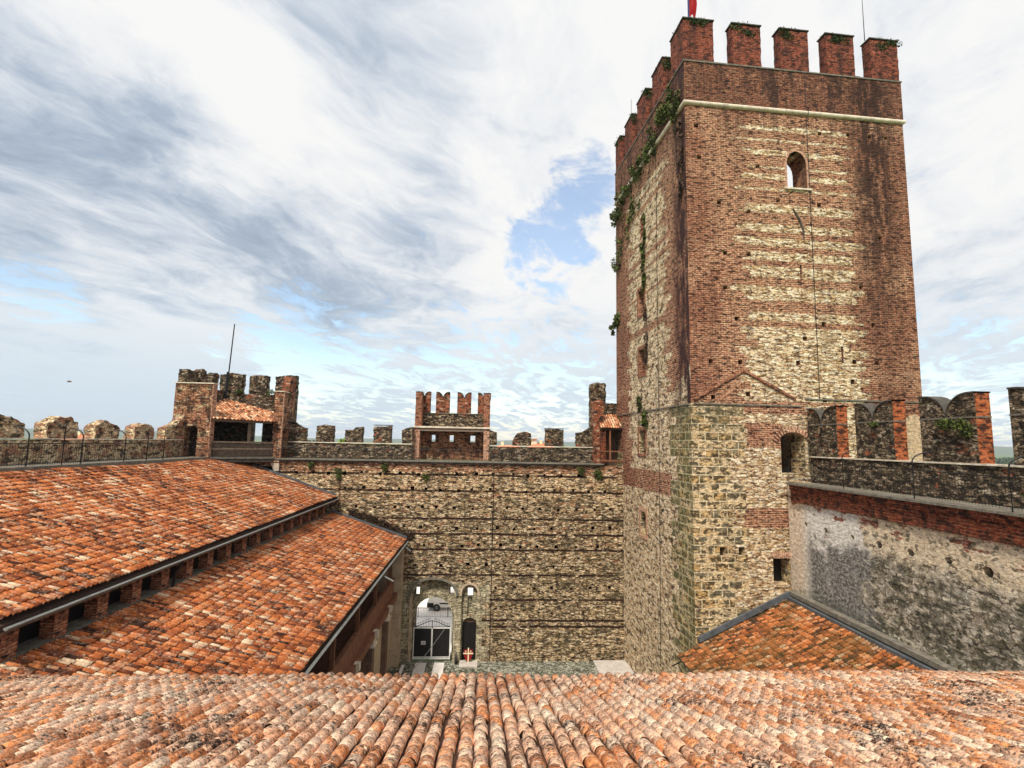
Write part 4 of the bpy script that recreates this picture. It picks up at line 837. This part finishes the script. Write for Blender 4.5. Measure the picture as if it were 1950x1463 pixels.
# ================================================================== RIGHT-BACK TURRET
rt=thing('ruined_turret','narrow ruined stone turret half hidden behind the keep','turret',(10.5,44.5,0))
rough('tall_pier',M['mdark'],rt,-1.0,.42,16.9,[(-1.,24.3),(-.3,24.5),(.42,24.35)],1.6,2.3,'x',.08,.15,.07)
rough('stub_pier',M['mbrick'],rt,-.95,-.1,16.9,[(-.95,22.6),(-.5,22.85),(-.1,22.6)],.2,1.55,'x',.06,.15,.06)
rough('back_wall',M['mdark'],rt,.43,3.5,16.9,[(.43,22.6),(1.3,22.65),(3.5,22.5)],1.9,2.5,'x',.06,.2,.06)
mb=MB(); mb.box(-.45,-.02,-.2,.18,17.3,20.05); mb.build('brick_pier',M['brickd'],rt)
mb=MB(); mb.add([(-.5,-.35,20.2),(3.,-.35,20.2),(3.,1.88,21.5),(.43,1.88,21.5),(-.5,.9,20.95)],[(0,1,2,3,4)]); o=mb.build('roof',M['deck'],rt,fix=False); o.modifiers.new('s','SOLIDIFY').thickness=.08
tiles('tiles',(-.5,1.9,21.52),(1,0,0),(0,-2.25,-1.31),14,6,.22,.42,M['tileC'],o,5,.09)
mb=MB(); mb.beam((-.5,-.2,18.3),(3,-.2,18.3),.08,.1); mb.beam((-.5,-.2,17.5),(3,-.2,17.5),.1,.14); mb.beam((.35,-.2,17.4),(.35,-.2,20.1),.12,.12); mb.build('balustrade',M['redwood'],rt)
mb=MB(); mb.box(-.5,3.,-.15,2.3,16.6,17.0); mb.build('floor',M['darkstone'],rt)
mb=MB(); mb.box(-.4,3.,1.5,1.85,17.0,20.2); mb.build('inner_wall',M['dimwall'],rt)
# ================================================================== LEFT CURTAIN
lw=thing('curtain_wall','low pale rubble parapet wall with hipped ruined merlons along the left','wall',(-21.5,25,0))
def LW(x0,x1,y0,y1,z0,z1): return (x0+21.5,x1+21.5,y0-25,y1-25,z0,z1)
mb=MB(); mb.box(*LW(-23.2,-20.9,10,43.9,.9,17.1)); mb.build('wall',M['far'],lw)
mb=MB(); mb.box(*LW(-22.6,-20.7,10,40,17.12,17.38)); mb.build('walkway',M['greystone'],lw)
rough('parapet',M['mpale'],lw,-15,15,17.3,[(-15,18.52),(15,18.6)],-1.7,-1.1,'y',.04,.3,.02)
mb=MB(); mb.box(-1.75,-1.05,-15,15,18.605,18.67); mb.build('coping',M['stone'],lw)
for k,(a,b,pf) in enumerate([(-1.6,1.55,[(-1.6,19.5),(-.2,19.75),(.6,19.7),(1.55,19.3)]),(2.85,4.85,[(2.85,19.4),(3.3,19.6),(3.6,19.8),(4.4,19.8),(4.6,19.55),(4.85,19.5)]),(6.15,8.15,[(6.15,19.4),(7.0,19.75),(8.15,19.35)]),(9.55,11.5,[(9.55,19.4),(10.1,19.6),(10.6,19.68),(11.1,19.55),(11.5,19.4)]),(12.9,15.2,[(12.9,19.5),(13.8,19.65),(14.6,20.2),(15.2,20.6)]),(-5,-3,[(-5,19.5),(-4,19.8),(-3,19.5)]),(-8.4,-6.4,[(-8.4,19.5),(-7.4,19.8),(-6.4,19.5)])]):
    o=rough('merlon',M['mpale'],lw,a,b,18.675,pf,-1.72,-1.08,'y',.06,.13,.06)
    if k in(1,3):
        pass
# ================================================================== RIGHT CURTAIN
rw=thing('curtain_wall','stained lime-rendered wall with swallow-tailed merlons running right from the keep','wall',(18.75,18,0))
mb=MB(); mb.box(0,2.3,-15,13.3,.9,16.55); o=mb.build('wall',M['render'],rw)
me=o.data; lay=me.uv_layers[0]
cu=MB()
for y,z,s in [(29.62,14.51,.14),(27.87,14.46,.15),(25.82,14.46,.13),(24.05,14.43,.2),(22.24,14.43,.2),(20.39,14.5,.18),(18.75,14.47,.24)]: cu.add([( -.3+.9*a,y-18+s*(math.cos(t)),z+s*.9*math.sin(t)) for a in (0,1) for t in np.linspace(.3,.3+2*math.pi*6/7,7)],[(6,5,4,3,2,1,0),tuple(range(7,14))]+[(i,(i+1)%7,(i+1)%7+7,i+7) for i in range(7)])
cut(o,cu)
def shift_uv(o,du):
    l=o.data.uv_layers[0]; n=len(l.data); a=np.empty(n*2,np.float32); l.data.foreach_get('uv',a); a=a.reshape(-1,2); a[:,0]+=du; l.data.foreach_set('uv',a.ravel())
shift_uv(o,18.)
mb=MB(); mb.box(-.13,.5,-15,12.8,15.66,16.553); mb.box(-.2,.5,-15,12.8,16.4,16.685); o=mb.build('brick_band',M['bricko2'] if 'bricko2' in M else M['brickd'],rw)
mb=MB(); mb.box(-.35,1.42,-15,12.9,16.69,16.8); mb.build('walkway',M['greystone'],rw)
rough('parapet',M['mdark'],rw,-15,13.,16.81,[(-15,18.3),(13.,18.32)],1.35,2.0,'y',.05,.28,.02)
mb=MB(); mb.box(1.28,2.07,-15,13.,18.34,18.41); mb.build('coping',M['stone'],rw)
mer=[(28.46,31.1),(24.35,26.98),(20.05,22.79),(15.9,18.68),(11.8,14.5),(7.6,10.3)]
for k,(a,b) in enumerate(mer):
    mb=MB(); cp=MB(); swallow(mb,a-18,b-18,18.415,21.3,1.0,'x',1.35,2.0,cp,10); o=mb.build('merlon',[M['mdark'],M['bricko']],rw)
    for p in o.data.polygons:
        if abs(p.normal.y)>.9: p.material_index=1
    cp.build('coping',M['darkstone'],o)
    mb=MB(); mb.box(1.33,2.02,a-18-.02,b-18+.02,20.28,20.34); mb.build('string_band',M['greystone'],o)
def plant(name,label,cat,loc,bl,n,size,mat='ivy'):
    t=thing(name,label,cat,loc); leaves('foliage',M[mat],bl,n,size,t); mb=MB()
    for k in range(3): mb.tube([(0,0,-.05),(bl[0][1][0]*random.uniform(-.5,.5),bl[0][1][1]*random.uniform(-.5,.5),bl[0][1][2]*.8)],.012,4)
    mb.build('stem',M['bark'],t); return t
plant('wall_fern','green fern tuft growing on the swallow-tailed merlon beside the keep','plant',(20.05,20.9,20.1),[((-.1,0,-.1),(.25,.9,.3)),((-.1,-.5,-.35),(.2,.35,.3)),((-.1,.5,0),(.2,.5,.2))],900,.1)
plant('weed','small dark weed between the first two right merlons near the keep','plant',(20.02,25.5,20.2),[((-.05,0,0),(.15,.3,.12))],160,.09)
for lb_,x,z,s in [('big dark weed hanging under the left end of the far ledge',-12.1,16.2,.5),('round weed tuft below the gate turret, left of the cable',-4.85,15.95,.35),('weed under the ledge right of the gate turret',8.2,16.7,.35),('hanging weed at the right end of the far ledge',9.7,16.5,.5),('thin weed under the ledge beside the corner tower',-14.4,16.8,.3),('weed tuft left of the gate turret base',-8.3,16.75,.35)]:
    plant('wall_weed',lb_,'plant',(x,43.9,z),[((0,-.05,0),(s,.15,s*.7)),((s*.2,-.05,-s*.7),(s*.5,.12,s*.7))],int(700*s),.12)
t_=thing('wall_stain','black stain on the curtain wall above the tip of the lower arcade roof, built as leaf clumps','moss',(-7.,43.95,11.6))  # black staining on the wall, modelled with clumps of dark leaf quads
leaves('stain_mat',M['dryleaf'],[((.9-k*.55+random.gauss(0,.1),-.02,-.6+k*.24+random.gauss(0,.1)),(.5,.07,.38)) for k in range(9)],2600,.13,t_)

# ================================================================== LEAN-TO on the right
lr=thing('lean_to_building','low lean-to house with a mossy clay tile roof against the right wall','building',(15,22,0))
def Z(x): return 10.0-.468*(18.45-x)
def RP(x,y,dz=0): return (x-15,y-22,Z(x)+dz)
mb=MB(); y0,y1=9,30.9
mb.add([RP(11.65,y0,-.07),RP(18.45,y0,-.07),RP(18.45,y1,-.07),RP(11.65,y1,-.07),RP(11.65,y0,-.15),RP(18.45,y0,-.15),RP(18.45,y1,-.15),RP(11.65,y1,-.15)],[(0,1,2,3),(7,6,5,4),(0,4,5,1),(1,5,6,2),(2,6,7,3),(3,7,4,0)])
rf=mb.build('roof',M['deck'],lr)
tiles('tiles',RP(18.3,13.6,0),(0,1,0),(-1,0,-.468),79,22,.218,.338,M['tileR'],rf,6,.084,None,lip=.04)
mb=MB(); mb.beam(RP(11.6,y0,-.1),RP(11.6,y1+.05,-.1),.12,.14); mb.build('gutter',M['lead'],rf)
mb=MB(); mb.box(12.2-15,18.7-15,y0-22,30.8-22,.9,6.5); mb.build('wall',M['plaster'],lr)
mb=MB(); mb.prism([(12.2-15,6.52),(3.7,6.52),(3.7,9.7),(12.2-15,Z(12.2)-.2)],'y',8.5,8.8); mb.build('gable',M['plaster'],lr)
mb=MB(); mb.beam(RP(18.35,30.85,.33),RP(12.75,30.85,.33),.14,.3); mb.build('flashing',M['lead'],lr)
mb=MB(); mb.box(3.32,3.74,13.6-22,30.9-22,10.2,10.42); mb.build('wall_ledge',M['stone2'] if 'stone2' in M else M['greystone'],lr)
mb=MB(); mb.box(3.15,3.72,13.6-22,30.85-22,9.9,10.12); mb.build('flashing',M['lead'],lr)
mb=MB(); mb.beam(RP(11.62,30.4,-.12),(11.0-15,30.4-22,6.4),.05,.05); mb.build('spout',M['iron'],lr)
# ================================================================== LEFT ARCADE BUILDING
ab=thing('arcade_building','long two-storey arcaded wing with two stepped orange tile roofs on the left','building',(-12,29,0))
def lp(x,y,z): return (x+12,y-29,z)
def Zu(x): return 14.08+(-12.0-x)*.352
def Zl(x): return 10.78+(-6.15-x)*.335
Y0,Y1=14.2,43.85
def slab(Zf,x0,x1,t0,t1,name,mat,par,ya=Y0,yb=Y1):
    mb=MB(); mb.add([lp(x0,ya,Zf(x0)+t0),lp(x1,ya,Zf(x1)+t0),lp(x1,yb,Zf(x1)+t0),lp(x0,yb,Zf(x0)+t0),lp(x0,ya,Zf(x0)+t1),lp(x1,ya,Zf(x1)+t1),lp(x1,yb,Zf(x1)+t1),lp(x0,yb,Zf(x0)+t1)],[(0,1,2,3),(7,6,5,4),(0,4,5,1),(1,5,6,2),(2,6,7,3),(3,7,4,0)]); return mb.build(name,mat,par)
ur=slab(Zu,-20.75,-12.1,-.09,-.25,'upper_roof',M['deck'],ab)
nc=int((Y1-Y0)/.175)
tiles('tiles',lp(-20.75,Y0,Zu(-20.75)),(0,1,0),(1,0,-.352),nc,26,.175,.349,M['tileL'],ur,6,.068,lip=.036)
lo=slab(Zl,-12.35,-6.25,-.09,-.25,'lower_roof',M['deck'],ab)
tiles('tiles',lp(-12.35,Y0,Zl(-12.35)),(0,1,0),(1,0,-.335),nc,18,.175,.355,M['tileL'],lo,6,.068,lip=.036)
def gutter(x,z,name='gutter',mat='gutter',par=ab):
    mb=MB(); n=6; pr=[(x-12*0+.065*math.cos(t),z-.065*math.sin(t)) for t in np.linspace(0,math.pi,n)]+[(x-.05,z+.01),(x-.0,z-.04),(x+.05,z+.01)]
    mb.prism([(a+12,b) for a,b in pr],'y',Y0-29,Y1-29); return mb.build(name,M[mat],par)
gutter(-11.93,14.0); gutter(-6.05,10.72)
for x,z in ((-12.1,13.86),(-6.2,10.56)):
    mb=MB(); mb.beam(lp(x-.1,Y0,z),lp(x-.1,Y1,z),.1,.14); mb.build('fascia',M['wood'],ab)
# clerestory
mb=MB(); mb.box(*[a for a in (-13.25+12,-13.1+12,Y0-29,Y1-29,9,14.1)]); mb.build('clerestory_wall',M['black'],ab)  # black back wall: the shade in the gaps between piers is painted
mb=MB(); mb.box(-13.1+12,-12.36+12,Y0-29,Y1-29,12.72,12.93); mb.build('clerestory_sill',M['greystone'],ab)
y=14.75; first=None
while y<43.3:
    if first is None:
        mb=MB(); mb.box(-.86,-.46,0,.5,12.935,13.92); first=mb.build('clerestory_pier',M['brick'],ab); first.location=(0,y-29,0)
        o=first
    else: o=first.copy(); COL.objects.link(o); o.parent=ab; o.location=(0,y-29,0)
    y+=1.68
mb=MB(); mb.tube([lp(-11.95,21.9,13.9),lp(-12.2,21.9,13.5),lp(-12.25,21.9,12.95)],.055); mb.build('downpipe',M['iron'],ab)
# body below
mb=MB(); mb.box(*LW(-20.85,-13.3,Y0,Y1,.9,13.5)) if False else mb.box(-20.6+12,-13.26+12,Y0-29,Y1-29,.9,13.4); mb.build('rear_wall',M['plaster'],ab)
mb=MB(); mb.box(-10.6+12,-10.3+12,Y0-29,Y1-29,.9,11.6); mb.build('loggia_back_wall',M['dimwall'],ab)
mb=MB(); mb.box(-10.3+12,-6.62+12,Y0-29,43.0-29,6.45,6.85); mb.build('loggia_floor',M['redwood'],ab)
mb=MB(); mb.box(-6.98+12,-6.86+12,Y0-29,42.3-29,6.86,8.08); mb.build('loggia_parapet',M['redwood'],ab)
mb=MB(); mb.box(-7.04+12,-6.8+12,Y0-29,42.3-29,8.083,8.16); mb.build('handrail',M['redwood'],ab)
pf_=None
for y in (40.4,35.5,30.7,25.9,21.1,16.3):
    mb=MB(); mb.box(-.1,.1,-.1,.1,8.165,10.35); o=mb.build('loggia_post',M['redwood'],ab); o.location=lp(-6.92,y,0)
    mb=MB(); mb.beam((0,.08,9.6),(0,.75,10.3),.1,.1); mb.beam((0,-.08,9.6),(0,-.75,10.3),.1,.1); mb.build('brace',M['redwood'],o)
mb=MB(); mb.beam(lp(-6.92,Y0,10.45),lp(-6.92,43.2,10.45),.2,.2); mb.build('wall_plate',M['redwood'],ab)
mb=MB(); mb.box(-7.35+12,-7.05+12,36.2-29,43.0-29,.9,6.44); mb.build('ground_wall',M['plaster'],ab)
for y in (39.45,34.6,29.75,24.9,20.05,15.2):
    mb=MB(); mb.box(-.4,.4,-.35,.35,.9,5.95); o=mb.build('arcade_pier',M['dimwall'],ab); o.location=lp(-7.1,y,0)
    mb=MB(); mb.box(-.55,.55,-.45,.45,5.955,6.1); mb.box(-.48,.48,-.38,.38,6.1,6.44); mb.build('capital',M['stone'],o)
    mb=MB(); mb.box(.36,.66,-.18,.18,6.5,6.9); mb.build('corbel',M['stone'],o)
mb=MB(); mb.box(-7.15+12,-6.38+12,43.0-29,43.98-29,.9,10.9); mb.build('end_pier',M['plaster'],ab)
mb=MB(); mb.box(-10.3+12,-7.16+12,43.3-29,43.98-29,.9,10.7); mb.build('end_wall',M['plaster'],ab)
for y,x2 in ((42.,-5.6),(33.2,-5.4)):
    mb=MB(); mb.tube([lp(-6.1,y,10.6),lp(x2,y,10.25)],.05); mb.build('spout',M['gutter'],ab)
# roof to wall flashings at the far end
mb=MB(); mb.beam(lp(-18.9,43.78,Zu(-18.9)+.2),lp(-12.1,43.78,Zu(-12.1)+.2),.16,.14); mb.build('flashing',M['lead'],ab)
mb=MB(); mb.beam(lp(-12.35,43.78,Zl(-12.35)+.2),lp(-6.2,43.78,Zl(-6.2)+.2),.16,.14); mb.build('flashing',M['lead'],ab)
cb=MB(); cpts=[Vector((-6.85,29.,4.4)).lerp(Vector((-2.9,43.95,3.7)),t)+Vector((0,0,-.8*math.sin(math.pi*t))) for t in np.linspace(0,1,12)]
cb.tube([tuple(p) for p in cpts],.022,5); tag(cb.build('overhead_cable',M['gutter']),'thin sagging cable from the arcade to the gate','cable')
# ================================================================== FOREGROUND BUILDING
fb=thing('foreground_building','wide building below the viewer under a lichen-spotted clay tile roof','building',(0,6,0))
def Zf(y): return 13.02+.272*(13.6-y)
mb=MB(); X0,X1=-15.6,18.5
mb.add([(X0,-9,Zf(-3)-.09),(X1,-9,Zf(-3)-.09),(X1,7.5,Zf(13.5)-.09),(X0,7.5,Zf(13.5)-.09),(X0,-9,Zf(-3)-.2),(X1,-9,Zf(-3)-.2),(X1,7.5,Zf(13.5)-.2),(X0,7.5,Zf(13.5)-.2)],[(0,1,2,3),(7,6,5,4),(0,4,5,1),(1,5,6,2),(2,6,7,3),(3,7,4,0)])
rf=mb.build('roof',M['deck'],fb)
nc=int((X1-X0)/.232)
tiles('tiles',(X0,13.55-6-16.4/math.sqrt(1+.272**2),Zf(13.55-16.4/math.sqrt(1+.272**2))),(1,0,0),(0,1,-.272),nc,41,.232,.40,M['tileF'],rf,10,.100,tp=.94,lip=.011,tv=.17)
mb=MB(); mb.box(X0+.3,X1,-9,7.0,.9,12.9); mb.build('wall',M['plaster'],fb)
mb=MB(); mb.beam((X0,7.75,12.86),(X1,7.75,12.86),.12,.12); mb.build('gutter',M['gutter'],rf)
# ================================================================== VAN, STREET
van=thing('parked_van','white van with black bumper parked in the street beyond the gate','van',(-5.55,57.3,1.2),0)
prof=[(0,.45),(.05,1.0),(.08,1.85),(.3,1.95),(2.7,1.95),(3.35,1.35),(4.1,1.15),(4.3,.9),(4.32,.45),(3.9,.38),(.3,.38)]
mb=MB(); mb.prism(prof,'y',-.85,.85); bd=mb.build('body',M['white'],van); bv=bd.modifiers.new('b','BEVEL'); bv.width=.06; bv.segments=2
mb=MB(); mb.box(-.06,.62,-.89,.89,.38,.82); mb.box(4.0,4.38,-.88,.88,.38,.75); mb.build('bumper',M['black'],bd)
mb=MB(); mb.box(1.25,3.0,-.875,-.851,.72,.84); mb.build('side_trim',M['black'],bd)
mb=MB(); mb.add([(1.7,-.86,1.3),(3.2,-.86,1.3),(2.75,-.86,1.8),(1.7,-.86,1.8),(1.7,-.875,1.3),(3.2,-.875,1.3),(2.75,-.875,1.8),(1.7,-.875,1.8)],[(0,1,2,3),(7,6,5,4),(0,4,5,1),(1,5,6,2),(2,6,7,3),(3,7,4,0)]); mb.build('window',M['black'],bd)
for x in (.95,3.45):
    for sy in (-.78,.78):
        mb=MB(); mb.tube([(x,sy-.11,.36),(x,sy+.11,.36)],.36,18); wh=mb.build('wheel',M['black'],van)
        mb=MB(); mb.tube([(x,sy-.125,.36),(x,sy+.125,.36)],.2,14); mb.build('rim',M['gutter'],wh)
railing('street_fence','low dark iron fence along the street beyond the gate',(-8.5,54.6,1.19),(-1.,54.6,1.19),.9,.16,[(0,0),(2.2,0),(5.2,0),(7.5,0)],hoop_h=.05)
# ================================================================== DISTANT HOUSES AND TREES
def house(label,x,y,w_,d_,h,rh,wall,roof,chim=1,rz_=0.):
    t=thing('house',label,'house',(x,y,1.1),rz_)
    mb=MB(); mb.box(-w_/2,w_/2,-d_/2,d_/2,0,h); mb.build('wall',M[wall],t)
    mb=MB(); e=.5; mb.add([(-w_/2-e,-d_/2-e,h+.002),(w_/2+e,-d_/2-e,h+.002),(w_/2+e,d_/2+e,h+.002),(-w_/2-e,d_/2+e,h+.002),(-w_/2-e+rh*1.6,0,h+rh),(w_/2+e-rh*1.6,0,h+rh)],[(0,1,5,4),(2,3,4,5),(1,2,5),(3,0,4),(3,2,1,0)]); r_=mb.build('roof',M[roof],t)
    for k in range(chim):
        cx=(k-(chim-1)/2)*w_/(chim+1)*1.2; mb=MB(); mb.box(cx-.4,cx+.4,-.9,-.3,h+rh*.5,h+rh+.9); mb.build('chimney',M['cream'],r_)
    for k in range(int(w_/2.6)):
        cx=-w_/2+1.3+k*2.6
        for zz in np.arange(h-2.2,3,-3.):
            mb=MB(); mb.box(cx-.45,cx+.45,-d_/2-.03,-d_/2+.05,zz-.7,zz+.7); mb.build('window',M['black'],t)
    return t
M['rooftile']=plain('far_roof_tiles',(.50,.17,.08),.9,.3,1.5); M['yellow']=plain('yellow_wall',(.80,.55,.16),.9,.1,1.); M['pinkwall']=plain('pale_wall',(.72,.60,.50),.9,.15,1.)
house('low orange-roofed house right of the gate turret',7.,150,9.5,10,15.4,1.7,'pinkwall','rooftile',2)
h=house('larger orange-roofed house with a rooftop lantern beyond the ruined merlon',16.5,152,9,10,15.8,2.,'pinkwall','rooftile',3)
mb=MB(); mb.box(-2.6,-1.2,-1,.4,16.5,19.0); mb.box(-3.1,-.7,-1.5,.9,19.0,19.2); mb.build('lantern',M['pinkwall'],h)
house('yellow-walled house seen between the left merlons',-150,200,13,9,15.3,2.6,'yellow','rooftile',1)
house('far pale house beyond the yellow one on the left',-118,240,14,9,12.,2.4,'pinkwall','rooftile',1)
HL=[f'{a} {b}' for b in ('low town house far beyond the left wall','small town house far beyond the gate turret','town house far beyond the keep','squat town house on the plain','distant town house near the woods') for a in ('pale','yellow','cream')]
for i in range(14):
    ang=rad(rng.uniform(-48,48)); R_=rng.uniform(160,420); cols=['pinkwall','yellow','cream']
    house(['pale','yellow','cream'][i%3]+' rooftop in the low town, number of chimneys hidden' if False else HL[i],R_*math.sin(ang),R_*math.cos(ang),rng.uniform(8,14),9,rng.uniform(5,8),2.,cols[i%3],'rooftile',1,rng.uniform(-.5,.5))['group']='houses in the town beyond the walls'
def tree(label,x,y,ztop,R_,mat,n=2200,size=.5,group='trees beyond the castle walls',name='broadleaf_tree',tall=1.):
    t=thing(name,label,'tree',(x,y,1.1),0,group); hgt=ztop-1.1
    mb=MB(); mb.tube([(0,0,-.1),(.1,0,hgt*.3),(-.1,.1,hgt*.6),(0,0,hgt*.85)],[.35,.25,.16,.05],7)
    for k in range(5):
        a_=k*1.3+x; mb.tube([(0,0,hgt*(.35+.08*k)),(math.cos(a_)*R_*.6,math.sin(a_)*R_*.6,hgt*(.55+.08*k))],[.12,.03],5)
    mb.build('trunk',M['bark'],t); bl=[]
    for k in range(22):
        a_=random.uniform(0,6.28); f_=random.random(); rr_=R_*(.25+.75*math.sin(math.pi*min(1,.15+f_*.8)))*random.uniform(.2,.95)
        s_=R_*random.uniform(.22,.42); bl.append(((math.cos(a_)*rr_*.8,math.sin(a_)*rr_*.8,hgt*.42+f_*(hgt*.55)-s_*.3),(s_,s_,s_*.75)))
    leaves('crown',M[mat],bl,n,size,t); return t
tree('dark tree crown just right of the corner tower',-28.6,88,20.2,2.6,'leafd')
tree('bright green tree between the first two far merlons',-23.6,88,20.5,2.9,'leafb',2600)
tree('smaller green tree right of the second far merlon',-17.9,95,19.1,2.3,'leafb')
tree('blue-green tree left of the gate turret',-13.8,105,19.3,2.4,'leafd')
tree('green bushy tree seen through the opening of the corner tower',-34,80,18.9,2.5,'leafb')
tree('dark tree line start behind the leftmost merlon',-68,85,19.6,4.5,'leafd',3000)
tree('dark tree between the leftmost merlons',-60.5,85,19.4,4.,'leafd',3000)
tree('dark round tree left of the yellow house',-56,95,18.9,3.,'leafd')
tree('tree behind the middle left merlons',-50.5,90,19.1,3.,'leafd')
tree('tree close to the corner tower on its left',-42.,92,18.9,2.6,'leafd')
tree('low tree seen right of the last far merlon',13.8,92,18.2,2.3,'leafd')
tree('dark roadside tree seen past the right merlons',95,93,15.5,4.,'leafd',3000)
tree('second tree past the right merlons, further away',112,105,15.,4.,'leaf',2600)
wd_=leaves('far_woodland',M['leafd'],[((R_*math.sin(a_),R_*math.cos(a_),4+rng.uniform(0,3)),(rng.uniform(8,22),rng.uniform(8,22),rng.uniform(3,7))) for R_,a_ in zip(rng.uniform(350,1500,150),rng.uniform(-1.0,1.0,150))],26000,2.6)
tag(wd_,None,None,None,'stuff')
# bird
bd=thing('bird','tiny dark bird gliding in the sky above the left wall','bird',(-54.7,70,25.7),.4)
mb=MB(); mb.tube([(-.28,0,0),(-.12,0,.02),(.1,0,.03),(.22,0,.05),(.3,0,.04)],[.02,.07,.08,.05,.01],8); mb.build('body',M['dimwall'],bd,smooth=True)
for s_ in (-1,1):
    mb=MB(); mb.add([(.1,0,.05),(-.1,0,.05),(-.02,s_*.3,.16),(.1,s_*.3,.17),(-.08,s_*.66,.05)],[(0,1,2,3),(3,2,4)]); o=mb.build('wing',M['dimwall'],bd,fix=False); o.modifiers.new('s','SOLIDIFY').thickness=.02

# ================================================================== AIR
hzm,T=newmat('air'); hv=T.nd('ShaderNodeVolumePrincipled',{'Color':(.80,.88,1,1),'Density':.00013}); T.nd('ShaderNodeOutputMaterial',{1:hv.outputs[0]})
mb=MB(); mb.box(-6600,6600,-6600,6600,-1.,140.); hz=mb.build('haze',hzm,uv=False); tag(hz,None,None,None,'stuff')
